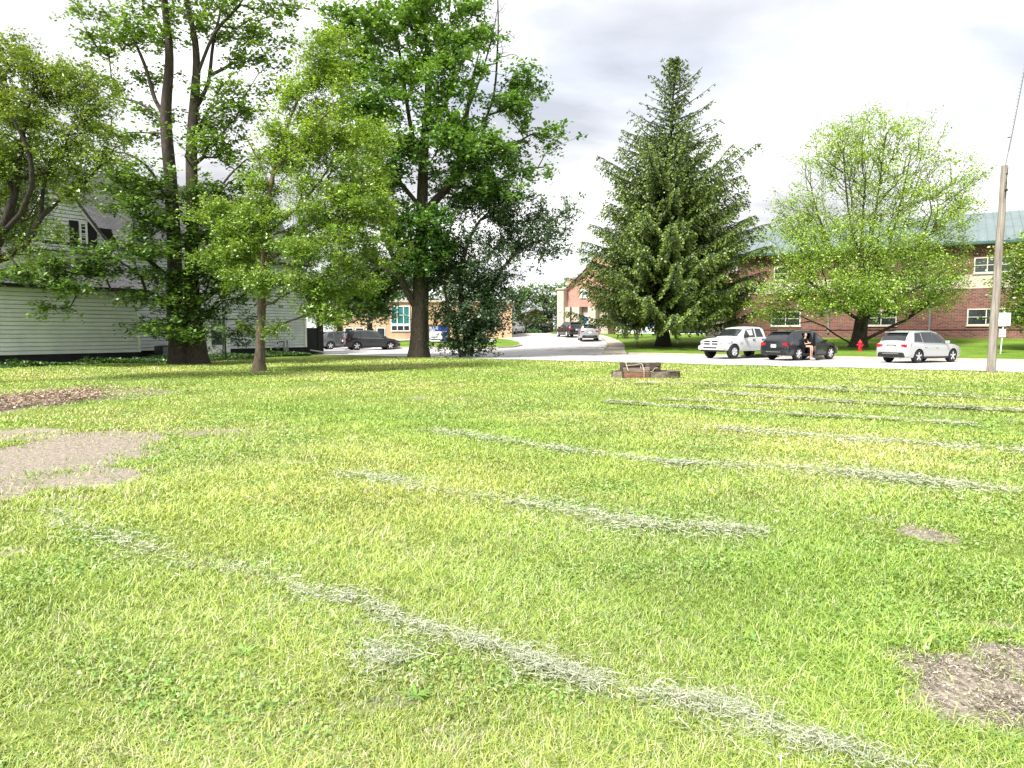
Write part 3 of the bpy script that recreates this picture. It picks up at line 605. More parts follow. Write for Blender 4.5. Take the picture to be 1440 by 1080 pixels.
E = [((ell_px(*e_[:4], D, e_[4])), e_[5]) for e_ in [
    (150, 60, 45, 16, 0, .9), (200, 45, 50, 14, -1, 1), (290, 38, 60, 14, 0, 1.1), (360, 55, 55, 14, 1, 1), (400, 20, 40, 16, 0, .6), (130, 20, 35, 12, 1, .5), (250, 5, 60, 12, 0, .8), (330, 0, 60, 12, -1, .8), (190, 8, 40, 10, 1, .5),
    (240, -60, 110, 40, 0, 2.0), (350, 90, 35, 10, 1, .6), (300, 120, 45, 10, -1, .7), (205, 105, 30, 9, 1, .4), (230, 65, 30, 10, 1, .5), (375, 85, 30, 10, 0, .5), (340, 160, 40, 12, 0, .6),
    (160, 125, 32, 12, 1, .5), (140, 150, 30, 10, -2, .4), (215, 165, 22, 10, 1, .4), (290, 175, 45, 12, 1, .8), (270, 195, 40, 12, -1, .7), (310, 145, 25, 8, -1, .35), (170, 235, 40, 10, -2, .6), (205, 195, 20, 9, 1, .3),
    (300, 220, 35, 12, 0, .6), (330, 205, 25, 9, 1, .3), (215, 250, 30, 10, -2, .5), (175, 265, 35, 9, 0, .5), (215, 300, 40, 14, -2, .8), (260, 270, 22, 10, -1, .3), (190, 330, 30, 9, -2, .4),
    (30, 378, 30, 9, -4, .55), (70, 385, 42, 12, -4, 1.1), (110, 402, 32, 10, -4, .7), (66, 430, 8, 5, -4, .12), (150, 370, 32, 8, -3, .5), (225, 350, 38, 10, -2, .6), (215, 385, 28, 10, -1, .5),
    (215, 455, 34, 11, -1.5, .8), (250, 420, 34, 24, -1.5, 1.1), (262, 460, 42, 16, -1.5, 1.3), (290, 400, 40, 26, 0, 1.2), (320, 370, 45, 34, 1, 1.7), (345, 405, 34, 22, 1, 1), (315, 320, 35, 25, 1, 1), (300, 440, 30, 14, 0, .7), (340, 462, 24, 12, 0, .4), (320, 290, 40, 20, 0, 1.1), (290, 320, 30, 20, 0, .8), (355, 340, 30, 24, 1, .9), (335, 375, 40, 20, -1, 1.2), (200, 420, 30, 12, -2, .5), (290, 365, 28, 20, -1, .8), (245, 385, 26, 18, -1, .6), (180, 290, 34, 10, -2, .7), (210, 275, 34, 10, -1, .7), (195, 345, 40, 10, -2, .8), (140, 355, 36, 10, -3, .7), (120, 380, 30, 10, -3, .7), (340, 235, 30, 14, 0, .5), (250, 335, 26, 14, -1, .5), (160, 185, 30, 10, 0, .4), (370, 130, 30, 12, 0, .5), (300, 260, 40, 12, 0, .7), (180, 255, 40, 12, -1, .8), (300, 300, 44, 14, 1, .9), (225, 310, 30, 14, -1, .7), (330, 265, 30, 14, 0, .6), (90, 365, 34, 8, -4, .6)]]
tips, _ = sk.grow(clusters(E, n_sub=11, n_tw=7, rsub=.75, flat=.35), kL=.25, seg=.6)
sk.mesh('trunk', M['bark_grey'], .6, t, r0=.009, flare=1.25)
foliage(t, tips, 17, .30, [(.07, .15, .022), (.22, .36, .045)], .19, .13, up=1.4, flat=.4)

# --- slim tree with fine light foliage in front of the house
D = 29.0
t = thing('tree', 'slim leaning tree with fine light green foliage in front of the house wall', 'tree', gnd(366, 521))
sk = Skel(); sk.line([at(364, 523, D), at(366, 490, D), at(368, 430, D), at(370, 370, D), at(373, 330, D), at(378, 280, D), at(392, 210, D), at(415, 150, D), at(430, 110, D)], rad=[.27, .19, .17, .15, .13, .1, .075, .05, .02])
for a, pts, r_, dy in [((370, 365), [(400, 350), (450, 335), (500, 330)], .06, -1), ((369, 430), [(385, 425), (400, 415), (430, 400), (470, 385)], .05, -1.5), ((373, 330), [(420, 290), (460, 240), (480, 190)], .06, 1), ((378, 270), [(360, 220), (345, 190)], .04, 0), ((385, 240), [(420, 200), (470, 150)], .05, -1), ((370, 380), [(345, 350), (320, 320)], .04, 0)]:
    limb(sk, a, pts, r_, D, dy)
E = [((ell_px(*e_[:4], D, e_[4])), e_[5]) for e_ in [
    (405, 330, 60, 34, 0, 1.7), (460, 350, 56, 32, -1, 1.7), (500, 330, 44, 42, 0, 1.5), (450, 300, 56, 40, 0, 2), (500, 270, 44, 36, 0, 1.4), (430, 240, 50, 34, 0, 1.4), (480, 205, 48, 34, 0, 1.4), (520, 240, 28, 28, 0, .6), (440, 170, 40, 30, 0, 1), (475, 130, 30, 30, 0, .6),
    (455, 400, 46, 20, -1, 1.3), (500, 400, 32, 20, 0, .8), (350, 290, 36, 30, 0, .7), (340, 350, 44, 26, 0, 1), (380, 395, 42, 20, -1, 1), (400, 215, 30, 22, 0, .6), (385, 180, 24, 16, 0, .4), (350, 390, 30, 16, -.5, .5), (440, 432, 30, 10, -1, .5), (330, 330, 30, 22, 0, .5), (470, 445, 24, 10, -1, .3), (375, 260, 26, 22, 0, .5), (470, 95, 26, 22, 0, .4), (540, 350, 16, 30, 0, .4), (395, 462, 14, 8, -1, .15), (430, 120, 30, 26, 0, .8), (410, 150, 30, 24, 0, .7), (385, 215, 26, 24, 0, .6), (450, 80, 26, 24, 0, .6), (430, 200, 40, 30, 0, 1), (365, 300, 30, 24, 0, .6), (480, 60, 22, 20, 0, .4), (520, 300, 30, 30, 0, .9), (530, 200, 20, 26, 0, .5), (320, 365, 34, 18, 0, .9), (300, 300, 22, 20, 0, .4)]]
tips, _ = sk.grow(clusters(E, n_sub=14, n_tw=9, rsub=.55, flat=.5), kL=.3, seg=.5)
sk.mesh('trunk', M['bark_tan'], .25, t, r0=.006, flare=1.3)
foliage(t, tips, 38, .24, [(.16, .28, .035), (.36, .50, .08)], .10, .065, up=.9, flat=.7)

# --- big maple by the street
D = 44.5
t = thing('tree', 'largest maple with a thick furrowed trunk and dense crown at the street edge', 'tree', gnd(590, 501))
sk = Skel(); sk.line([at(589, 502, D), at(590, 470, D), at(591, 430, D), at(592, 390, D), at(593, 340, D), at(594, 270, D), at(597, 200, D), at(602, 130, D), at(600, 60, D), at(590, 0, D), at(588, -40, D)], rad=[.70, .58, .54, .5, .42, .35, .28, .22, .14, .08, .03])
for a, pts, r_, dy in [((592, 330), [(605, 290), (630, 262), (645, 225), (655, 170), (665, 110)], .28, .5), ((590, 440), [(572, 410), (560, 380), (548, 350), (535, 300)], .22, -1), ((574, 415), [(560, 390), (535, 375), (515, 370)], .1, -1), ((596, 240), [(580, 190), (570, 130), (560, 60)], .16, 1), ((597, 200), [(625, 150), (640, 90), (640, 40)], .15, -1),
                       ((593, 300), [(565, 260), (530, 220), (505, 170)], .15, -1), ((632, 260), [(670, 230), (710, 210), (745, 190)], .11, 0), ((632, 262), [(680, 262), (730, 240), (765, 235)], .08, 1), ((590, 60), [(560, 20), (540, -10)], .08, 1), ((645, 225), [(690, 150), (700, 60), (700, 0)], .08, 1)]:
    limb(sk, a, pts, r_, D, dy)
E = [((ell_px(*e_[:4], D, e_[4])), e_[5]) for e_ in [
    (520, 50, 40, 36, 0, 1.3), (560, 20, 45, 30, 0, 1.3), (610, 20, 50, 34, -1, 1.6), (655, 60, 36, 34, -1, 1.2), (640, 100, 42, 30, -2, 1.2), (590, 80, 45, 32, 0, 1), (500, 110, 36, 36, 0, 1.1), (545, 110, 36, 34, -1, 1), (540, 160, 44, 38, -2, 1.7), (505, 175, 34, 38, 0, 1), (560, 210, 34, 34, -2, 1.2),
    (525, 235, 34, 34, -1, 1.2), (545, 280, 30, 36, -1, 1), (640, 160, 46, 34, -1, 1.5), (650, 200, 50, 34, -2, 1.8), (680, 230, 42, 30, -1, 1.2), (630, 240, 40, 28, 1, .8), (660, 265, 44, 22, 0, 1), (700, 200, 30, 34, 0, .5), (705, 150, 34, 22, 0, .45), (740, 160, 30, 30, 0, .45), (750, 110, 22, 14, 0, .25), (725, 120, 30, 18, 0, .3), (760, 190, 20, 18, 0, .2), (700, 270, 36, 14, -1, .7), (750, 240, 30, 12, 0, .35),
    (560, 320, 30, 30, 0, .9), (590, 330, 30, 32, -1.5, 1), (620, 340, 28, 28, -1, .8), (540, 370, 36, 30, 1, 1), (500, 390, 36, 32, 2, 1), (580, 370, 30, 22, -1, .8), (600, 305, 30, 20, -1.5, .7), (480, 420, 30, 22, 2, .7), (520, 420, 34, 24, 2, .9), (560, 400, 24, 20, 1.5, .4), (615, 380, 22, 20, 0, .5), (585, -30, 60, 26, 0, 1), (480, 30, 24, 24, 0, .5), (470, 60, 20, 20, 0, .3), (660, 20, 24, 22, 0, .4), (500, 290, 26, 40, 1, .6)]]
tips, _ = sk.grow(clusters(E, n_sub=10, n_tw=9, rsub=.85, flat=.5), kL=.28, seg=.8)
sk.mesh('trunk', M['bark'], .72, t, r0=.009, flare=1.12)
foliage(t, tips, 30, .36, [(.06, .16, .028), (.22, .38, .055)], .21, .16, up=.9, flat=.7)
# bare twigs at the right of the crown top
sk2 = Skel(); kk = sk2.line([at(640, 190, D), at(668, 130, D), at(690, 60, D), at(700, 10, D)], rad=[.1, .07, .05, .02])
tw = clusters([(ell_px(690, 40, 45, 42, D), 2.2), (ell_px(710, 90, 34, 26, D), .9)], n_sub=10, n_tw=6, rsub=.6)
sk2.grow(tw, kL=.15, seg=.7); o = sk2.mesh('bare_branch', M['bark_tan'], .1, t, r0=.012, flare=1.0)

# --- dark small tree leaning to the right of the maple
D = 44.0
t = thing('tree', 'dark bushy tree with grey green leaves leaning right beside the big maple', 'tree', gnd(656, 500))
sk = Skel(); sk.line([at(655, 501, D), at(656, 480, D), at(652, 450, D), at(648, 400, D), at(655, 350, D), at(675, 310, D), at(700, 290, D)], rad=[.3, .22, .2, .17, .13, .08, .03])
sk.line([at(660, 501, D), at(664, 470, D), at(680, 430, D), at(705, 380, D), at(735, 350, D), at(770, 335, D), at(800, 340, D)], rad=[.22, .17, .15, .11, .08, .05, .02])
sk.line([at(650, 501, D - .2), at(642, 470, D - .4), at(630, 430, D - .5), at(622, 390, D - .5)], rad=[.18, .13, .09, .03])
E = [((ell_px(*e_[:4], D, e_[4])), e_[5]) for e_ in [
    (660, 300, 36, 26, 0, .9), (700, 290, 36, 24, 0, .9), (735, 310, 38, 28, 0, 1), (770, 320, 34, 32, 0, .8), (790, 345, 22, 26, 0, .4), (640, 340, 32, 28, 0, .9), (680, 350, 36, 28, 0, 1), (720, 350, 34, 22, 0, .8), (630, 390, 26, 28, 0, .9), (665, 400, 36, 30, 0, 1.5), (705, 395, 28, 26, 0, .8),
    (640, 435, 30, 22, 0, 1.1), (680, 435, 32, 24, -.5, 1.3), (655, 465, 30, 18, 0, 1.1), (690, 455, 24, 16, 0, .7), (640, 485, 16, 10, 0, .3), (675, 482, 20, 12, 0, .5), (720, 430, 18, 20, 0, .35), (800, 300, 14, 16, 0, .12), (755, 280, 20, 14, 0, .2), (660, 375, 40, 14, 0, .6), (750, 345, 30, 16, 0, .4)]]
tips, _ = sk.grow(clusters(E, n_sub=12, n_tw=8, rsub=.7, flat=.7), kL=.25, seg=.6)
sk.mesh('trunk', M['bark_dark'], .25, t, r0=.009, flare=1.2)
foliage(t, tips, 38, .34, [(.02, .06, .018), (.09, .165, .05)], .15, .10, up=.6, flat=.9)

# --- spreading light green tree on the school lawn
b0 = gnd(1208, 491); D = b0.y
t = thing('tree', 'round spreading tree with light spring leaves and visible branches before the brick school', 'tree', b0)
sk = Skel(); k0 = sk.line([at(1208, 491, D), at(1210, 470, D), at(1212, 452, D), at(1213, 430, D), at(1214, 400, D), at(1213, 350, D), at(1214, 290, D), at(1218, 240, D)], rad=[.62, .5, .45, .2, .13, .1, .07, .03])
for a, pts, r_, dy in [((1211, 455), [(1193, 440), (1175, 425), (1150, 405), (1120, 385), (1090, 360)], .22, -2), ((1211, 455), [(1228, 440), (1240, 420), (1262, 390), (1290, 350), (1310, 300)], .24, -1), ((1213, 430), [(1195, 395), (1170, 350), (1150, 300), (1140, 260)], .18, 1),
                       ((1213, 430), [(1235, 390), (1255, 330), (1270, 270), (1280, 220)], .18, 2), ((1212, 440), [(1245, 425), (1290, 405), (1330, 390), (1360, 380)], .13, -2), ((1213, 400), [(1200, 340), (1190, 270), (1185, 200)], .13, -1), ((1214, 390), [(1228, 320), (1238, 250), (1245, 190)], .13, 0), ((1212, 450), [(1250, 445), (1295, 435)], .08, -3),
                       ((1211, 450), [(1180, 435), (1140, 425)], .1, 3), ((1213, 420), [(1230, 370), (1240, 300)], .12, 4), ((1213, 420), [(1190, 380), (1160, 330)], .12, 4), ((1213, 420), [(1215, 380), (1200, 330)], .12, -4)]:
    limb(sk, a, pts, r_ * .55, D, dy)
E = [((ell_px(*e_[:4], D, e_[4])), e_[5]) for e_ in [
    (1215, 330, 130, 100, 0, 6.5), (1215, 250, 95, 85, 0, 4.2), (1130, 340, 55, 50, 0, 1.6), (1310, 300, 60, 70, 0, 2.4), (1345, 260, 36, 55, 0, .9), (1270, 210, 60, 45, 0, 1.4), (1180, 210, 50, 45, 0, 1.2), (1110, 300, 36, 40, 0, .7), (1230, 180, 50, 24, 0, .6),
    (1150, 395, 70, 30, -2, 2), (1100, 420, 40, 22, -1, 1), (1215, 400, 60, 26, -4, 2), (1280, 395, 60, 30, -2, 2), (1330, 370, 44, 30, 0, 1), (1225, 424, 50, 13, -4, 1.0), (1160, 428, 42, 13, -3, 1.0), (1090, 440, 26, 12, 0, .5), (1290, 425, 40, 14, -2, .9), (1330, 410, 28, 16, 0, .4), (1250, 350, 60, 30, -3, 1.5), (1170, 350, 60, 30, -3, 1.4)]]
tips, _ = sk.grow(clusters(E, n_sub=40, n_tw=4, rsub=.7, flat=.9), kL=.55, seg=.9, lift=.03)
sk.mesh('trunk', M['bark_grey'], .5, t, r0=.011, flare=1.3)
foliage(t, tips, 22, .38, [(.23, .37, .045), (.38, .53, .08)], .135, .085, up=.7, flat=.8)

# --- left edge tree with arching limbs (trunk outside the frame)
D = 22.0; b0 = gnd(-62, 560); b0.y = D; b0 = Vector((at(-62, 500, D).x, D, 0))
t = thing('tree', 'yellow green tree with dark arching limbs at the left edge in front of the house', 'tree', b0)
sk = Skel(); sk.line([b0, at(-58, 480, D), at(-45, 420, D), at(-20, 370, D), at(0, 330, D), at(20, 275, D), at(30, 200, D), at(45, 130, D)], rad=[.3, .24, .22, .2, .16, .11, .07, .03])
for a, pts, r_, dy in [((-20, 370), [(10, 362), (40, 340), (58, 305), (85, 280), (115, 262), (140, 235)], .11, .5), ((0, 330), [(30, 300), (45, 262), (40, 210), (20, 170)], .09, -1), ((44, 262), [(70, 240), (90, 210), (100, 180)], .06, 0), ((-20, 365), [(0, 355), (15, 362), (25, 375)], .09, -.5), ((58, 305), [(60, 270), (75, 225), (110, 190)], .05, 1)]:
    limb(sk, a, pts, r_, D, dy)
E = [((ell_px(*e_[:4], D, e_[4])), e_[5]) for e_ in [
    (10, 110, 60, 40, 0, 1.8), (70, 110, 50, 36, 0, 1.4), (120, 120, 36, 30, 0, .8), (30, 160, 60, 34, 0, 1.5), (100, 170, 40, 30, 0, .9), (20, 220, 40, 36, 0, 1.1), (80, 230, 40, 28, 0, .7), (140, 190, 30, 26, 0, .5), (150, 225, 26, 14, 0, .3), (110, 255, 36, 18, 0, .5), (10, 280, 36, 30, 1, .9), (50, 290, 26, 20, 1, .4),
    (20, 60, 50, 24, 0, .5), (80, 325, 14, 8, 0, .05), (5, 340, 26, 20, 1, .4), (-40, 200, 60, 120, 0, 2.5), (45, 345, 24, 14, 0, .2), (100, 205, 40, 16, 0, .4), (70, 250, 36, 14, .5, .4), (15, 320, 34, 24, .5, .6)]]
tips, _ = sk.grow(clusters(E, n_sub=12, n_tw=9, rsub=.5, flat=.55), kL=.25, seg=.4)
sk.mesh('trunk', M['bark_dark'], .3, t, r0=.006, flare=1.3)
foliage(t, tips, 36, .22, [(.10, .18, .02), (.29, .38, .05)], .09, .05, up=.7, flat=.6, droop=.12)

# --- sapling growing by the house door
D = 37.0; t = thing('sapling', 'thin dark sapling growing in front of the white house door', 'sapling', gnd(317, 506))
sk = Skel(); sk.line([gnd(317, 506), at(316, 470, D + 4), at(313, 440, D + 4), at(312, 400, D + 4)], rad=[.07, .06, .05, .02]); sk.line([gnd(313, 506), at(315, 460, D + 4), at(318, 430, D + 4), at(330, 400, D + 4)], rad=[.05, .04, .035, .015])
E = [((ell_px(*e_[:4], D + 3, e_[4])), e_[5]) for e_ in [(330, 465, 26, 12, 0, .9), (345, 478, 18, 9, 0, .5), (350, 445, 24, 12, 0, .7), (318, 420, 20, 14, 0, .5), (300, 492, 14, 9, 0, .3)]]
tips, _ = sk.grow(clusters(E, n_sub=12, n_tw=6, rsub=.4), kL=.2, seg=.4)
sk.mesh('trunk', M['bark_dark'], .07, t, r0=.006, flare=1.1); foliage(t, tips, 8, .18, [(.025, .07, .015), (.07, .14, .025)], .12, .08, up=.9)

# --- spruce
b0 = gnd(932, 489); D = b0.y; t = thing('spruce_tree', 'tall dark conical spruce with drooping boughs between the drive and the white pickup', 'spruce', b0)
base = np.array(b0)
prof = [(470, 80), (455, 100), (440, 112), (415, 108), (390, 106), (360, 102), (330, 97), (300, 90), (270, 84), (250, 82), (230, 68), (200, 50), (175, 43), (150, 36), (125, 27), (105, 16), (90, 7), (82, 2)]
prof = [(at(940, py, D).z, hw * 1.09 * D / F) for py, hw in prof][::-1]; pz = np.array([p[0] for p in prof])[::-1]; pw = np.array([p[1] for p in prof])[::-1]
order = np.argsort(pz); pz, pw = pz[order], pw[order]
tr = [np.array(at(px, py, D)) for px, py in ((932, 490), (933, 470), (928, 440), (934, 380), (938, 300), (941, 230), (945, 160), (950, 82))]
def trunk_at(z):
    for a, b_ in zip(tr, tr[1:]):
        if z <= b_[2]: f = (z - a[2]) / (b_[2] - a[2]); return a + (b_ - a) * f
    return tr[-1]
mb = MB(); mb.tube([p - base for p in tr], [.78, .5, .46, .36, .26, .18, .1, .02], 12)
NV = []; NC = []; ztop = tr[-1][2]; z = 3.5
az0 = 0
while z < ztop - .2:
    fz = (z - 2.6) / (ztop - 2.6); nbr = 7 if fz < .7 else 5; az0 += 1.1
    for k in range(nbr):
        az = az0 + 2 * math.pi * k / nbr + random.uniform(-.35, .35); Lb = float(np.interp(z, pz, pw)) * random.choice((.7, .85, .95, 1.0, 1.05, 1.14) if fz < .5 else (.35, .6, .85, 1.0, 1.1, 1.2)) * random.uniform(.88, 1.1) * (1 + .10 * math.sin(z * 1.9 + 2 * az0) + .08 * math.cos(az0 + 2 * math.pi * k / nbr))
        if random.random() < .06 and fz > .45: Lb *= 1.15
        rise = -.13 + .85 * max(0, fz - .35) / .65 + random.uniform(-.09, .09); p0 = trunk_at(z); Lb = max(Lb, .25)
        dirn = np.array([math.cos(az), math.sin(az), 0]); pts = []; nb_ = max(3, int(Lb / .5))
        for j in range(nb_ + 1):
            u = j / nb_; h = rise * Lb * u + (-.10 * Lb * math.sin(math.pi * min(u * 1.1, 1)) if fz < .6 else 0) + .12 * Lb * u ** 3
            pts.append(p0 + dirn * Lb * u + np.array([0, 0, h]))
        r1 = .018 + .014 * Lb; mb.tube([p - base for p in pts], [r1 * (1 - .85 * j / nb_) + .004 for j in range(nb_ + 1)], 4, cap=False)
        pts = np.array(pts); sparse = np.clip((fz - .5) / .3, 0, 1); side = np.array([-dirn[1], dirn[0], 0])
        nt_ = max(5, int(Lb / (.20 + .24 * sparse))); u0 = .12 if fz > .5 else .22
        for q in range(nt_):
            u = u0 + (1 - u0) * (q + random.random()) / nt_; pc = np.array([np.interp(u * nb_, range(nb_ + 1), pts[:, c]) for c in range(3)])
            for sgn in (-1, 1):
                tl = min(1.25, .16 * Lb + .25) * (1.15 - u * .75) * random.uniform(.6, 1.2) * (1 - .45 * sparse); dr = dirn * random.uniform(.35, .9) + side * sgn * random.uniform(.5, 1) + np.array([0, 0, random.uniform(-.55, .05) * (1 - sparse)])
                dr = dr / np.linalg.norm(dr); m = max(4, int(tl / .05)); tt = np.linspace(.05, 1, m)[:, None]
                cen = pc + dr * tl * tt + np.array([0, 0, -1]) * (tt ** 2) * tl * .5 * (1 - sparse) + rng.normal(0, .035, (m, 3)); NV.append((cen, np.repeat(dr[None], m, 0)))
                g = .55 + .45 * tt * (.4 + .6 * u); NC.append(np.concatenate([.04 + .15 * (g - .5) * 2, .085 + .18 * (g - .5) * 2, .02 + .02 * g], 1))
    z += (.29 if fz < .7 else .33) * random.uniform(.85, 1.15)
cen = np.concatenate([a for a, _ in NV]); dr = np.concatenate([b_ for _, b_ in NV]); col = np.concatenate(NC); n = len(cen); print('spruce sprays', n)
dr = unit(dr + rng.normal(0, .45, (n, 3)) + np.array([0, 0, -.35])); sd_ = unit(np.cross(dr, rng.normal(size=(n, 3)))); L = rng.uniform(.12, .24, n)[:, None]; w = rng.uniform(.045, .085, n)[:, None]
V = np.stack([cen, cen + dr * L * .45 + sd_ * w, cen + dr * L, cen + dr * L * .45 - sd_ * w], 1).reshape(-1, 3)
mb.build('trunk', M['bark_dark'], t, smooth=True, fix=False)
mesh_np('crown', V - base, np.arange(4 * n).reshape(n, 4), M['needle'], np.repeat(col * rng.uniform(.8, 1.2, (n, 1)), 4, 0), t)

# --- simpler trees farther off
def bg_tree(label, px, py_base, D, ells, cols, R=.3, leaf=.22, per=9, sub=12, group=None, name='tree', base=None, rsub=1.0):
    a = at(px, 466, D); b_ = Vector(base) if base is not None else Vector((a.x, D, T(a.x, D)))
    t = thing(name, label, 'tree', b_, 0, group)
    E = [(ell_px(*e_[:4], D, e_[4]), e_[5]) for e_ in ells]; top = max(c[2] for (c, r), w in E); cx = np.mean([c[0] for (c, r), w in E])
    sk = Skel(); sk.line([b_, b_ + Vector((0, 0, (top - b_.z) * .3)), Vector(((b_.x + cx) / 2, D, b_.z + (top - b_.z) * .6)), Vector((cx, D, b_.z + (top - b_.z) * .9))], rad=[R, R * .7, R * .4, R * .1], step=.8)
    tips, _ = sk.grow(clusters(E, n_sub=sub, n_tw=7, rsub=rsub, flat=.6), kL=.3, seg=1.2)
    sk.mesh('trunk', M['bark_dark'], R, t, r0=.02, flare=1.2); foliage(t, tips, per, .45, cols, leaf, leaf * .75, up=.7)
    return t
bg_tree('green leafy tree at the right edge beyond the utility pole', 1470, 0, 44, [(1448, 400, 34, 50, 0, 3), (1440, 440, 28, 24, 0, 1.2), (1455, 350, 22, 30, 0, 1), (1490, 400, 50, 70, 0, 3)], [(.12, .22, .025), (.28, .40, .06)], .25, .14, 30, 14)
bg_tree('small dark tree standing under the edge of the spruce near the school', 880, 0, 70, [(880, 440, 26, 16, 0, 1), (870, 425, 20, 12, 0, .6), (892, 428, 20, 12, 0, .6)], [(.04, .08, .015), (.09, .15, .03)], .2, .2, 10, 10)
DG = [(.025, .07, .018), (.07, .15, .03)]
bg_tree('dark shade tree behind the two parked dark cars, left of its pair', 478, 0, 72, [(478, 425, 34, 28, 0, 1.4), (465, 395, 34, 26, 0, 1), (490, 380, 34, 26, 0, 1), (460, 445, 20, 12, 0, .5), (500, 445, 26, 12, 0, .6)], DG, .4, .25, 14, 12)
bg_tree('dark shade tree above the front of the black car near the maple trunk', 520, 0, 74, [(520, 435, 36, 20, 0, 1.3), (540, 410, 32, 28, 0, 1.2), (515, 395, 30, 26, 0, 1), (550, 440, 20, 12, 0, .5)], DG, .4, .25, 14, 12)
FG = [(.07, .14, .04), (.14, .23, .06)]
bg_tree('rounded green tree at the far end of the drive left of the school entrance', 775, 0, 104, [(770, 425, 36, 22, 0, 2), (790, 412, 22, 16, 0, 1), (755, 410, 26, 14, 0, .9), (795, 445, 14, 16, 0, .6), (772, 448, 20, 10, 0, .6)], FG, .4, .32, 14, 14)
bg_tree('green tree behind the dark leaning tree at the far end of the drive', 728, 0, 104, [(728, 430, 26, 22, 0, 1.4), (712, 445, 26, 14, 0, .9), (740, 450, 20, 10, 0, .6), (715, 415, 24, 16, 0, 1)], FG, .35, .32, 14, 14)
bg_tree('green tree seen between the maple trunk and the dark leaning tree', 690, 0, 112, [(690, 440, 32, 18, 0, 1.6), (670, 425, 30, 18, 0, 1.2)], FG, .35, .34, 12, 12)
bg_tree('tall pale tree rising behind the roof of the white house', 90, 0, 62, [(60, 240, 90, 70, 0, 4), (120, 300, 70, 60, 0, 2.5), (10, 200, 80, 70, 0, 3), (30, 330, 60, 60, 0, 2)], [(.10, .18, .05), (.17, .27, .08)], .5, .28, 11, 12, rsub=1.3)
bg_tree('leafy tree behind the white house, showing between the twin stems and the slim tree', 330, 0, 78, [(330, 400, 60, 40, 0, 2), (400, 380, 50, 40, 0, 2), (440, 340, 50, 50, 0, 2)], [(.07, .15, .03), (.14, .24, .05)], .4, .3, 12, 10)
far_specs = [(-250, 120), (-120, 135), (420, 130), (500, 140), (575, 135), (640, 145), (815, 150), (1800, 120), (1950, 130)]
proto = None
far_words = ['', '', 'leftmost seen through the slim tree', 'behind the pair of dark shade trees', 'above the tan brick roof left of the maple', 'right of the maple trunk', 'behind the entrance wing', '', '']
for i, (px, D) in enumerate(far_specs):
    a = at(px, 466, D); pos = Vector((a.x, D, T(a.x, D)))
    if not 300 < px < 900: continue
    if proto is None:
        proto = bg_tree('distant green tree beyond the lots, ' + far_words[i], px, 0, D, [(px, 405, 44, 34, 0, 3), (px - 25, 425, 30, 22, 0, 1.4), (px + 25, 420, 30, 24, 0, 1.4), (px, 380, 28, 20, 0, 1)], FG, .45, .45, 12, 12, 'distant trees beyond the lots', rsub=1.5)
    else:
        r = proto.copy(); C.objects.link(r); r['label'] = 'distant green tree beyond the lots, ' + far_words[i]; r.location = pos; r.rotation_euler = (0, 0, i * 1.3); sc_ = random.uniform(.8, 1.1); r.scale = (sc_, sc_, sc_)
        for ch in list(proto.children): c = ch.copy(); C.objects.link(c); c.parent = r

# ------------------------------------------------------------------ buildings
def local_frame(px, s):
    """origin on the line sdist = s under photo column px; x runs right along the line, y away from the camera"""
    p = on_line_s(px, s); return Vector((p.x, p.y, 0)), math.atan2(-.5205, .8539)
def win(parent, x, y, z, w, h, cols=2, rows=2, frame='cream', glass='glass', fw=.09, name='window', sill=True):
    """window on the local plane y (outer face towards -y), bottom-left corner x,z"""
    f = MB(); f.box((x + w / 2, y - .03, z + h - fw / 2), (w, .1, fw)); f.box((x + w / 2, y - .03, z + fw / 2), (w, .1, fw))
    f.box((x + fw / 2, y - .03, z + h / 2), (fw, .1, h - 2 * fw)); f.box((x + w - fw / 2, y - .03, z + h / 2), (fw, .1, h - 2 * fw))
    for i in range(1, cols): f.box((x + w * i / cols, y - .035, z + h / 2), (fw * .8, .07, h - 2 * fw))
    for j in range(1, rows): f.box((x + w / 2, y - .028, z + h * j / rows), (w - 2 * fw, .06, fw * .6))
    fo = f.build(name, M[frame], parent)
    p = MB(); p.box((x + w / 2, y - .008, z + h / 2), (w - 2 * fw + .01, .02, h - 2 * fw + .01)); p.build('pane', M[glass], fo)
    if sill: q = MB(); q.box((x + w / 2, y - .06, z - .05), (w + .16, .16, .1)); q.build('sill', M['stone'], fo)
    return fo
def wz(px, py, s):                      # height of a photo pixel on the vertical plane sdist = s
    p = on_line_s(px, s); return at(px, py, p.y).z
def wx(px, s, org):                     # distance along the line from org
    p = on_line_s(px, s); return (Vector((p.x, p.y, 0)) - org).length * (1 if p.x > org.x else -1)

# --- brick school, long wing
SF = 34.4; org, rz = local_frame(1033, SF); gz = T(*org.xy)
t = thing('school_building', 'two-storey red brick school wing with a pale stone band and blue green metal roof', 'school', (org.x, org.y, 0), rz)
X1 = 62.0; zb0, zb1, zev = wz(1390, 405, SF), wz(1390, 385, SF), wz(1420, 340, SF)
m = MB(); m.box((X1 / 2, 6, (zb0 + gz - 1) / 2), (X1, 12, zb0 - gz + 1)); m.build('lower_wall', M['brick'], t)
m = MB(); m.box((X1 / 2, 6, (zb0 + zb1) / 2), (X1 + .1, 12.1, zb1 - zb0)); m.build('stone_band', M['stone'], t)
m = MB(); m.box((X1 / 2, 6, (zev + zb1) / 2), (X1, 12, zev - zb1)); m.build('upper_wall', M['brick'], t)
m = MB(); m.box((X1 / 2, -.04, gz + .95), (X1, .06, .12)); m.build('brick_ledge', M['brick'], t)
zr = wz(1440, 296, SF + 7); m = MB(); m.prism([(-.8, zev + .12), (6.2, zr), (12.8, zev + .12)], 0, 1)
m.v = [(-1.0 if y == 0 else X1 + 1, x, z) for x, y, z in m.v]; rf = m.build('roof', M['teal_roof'], t)
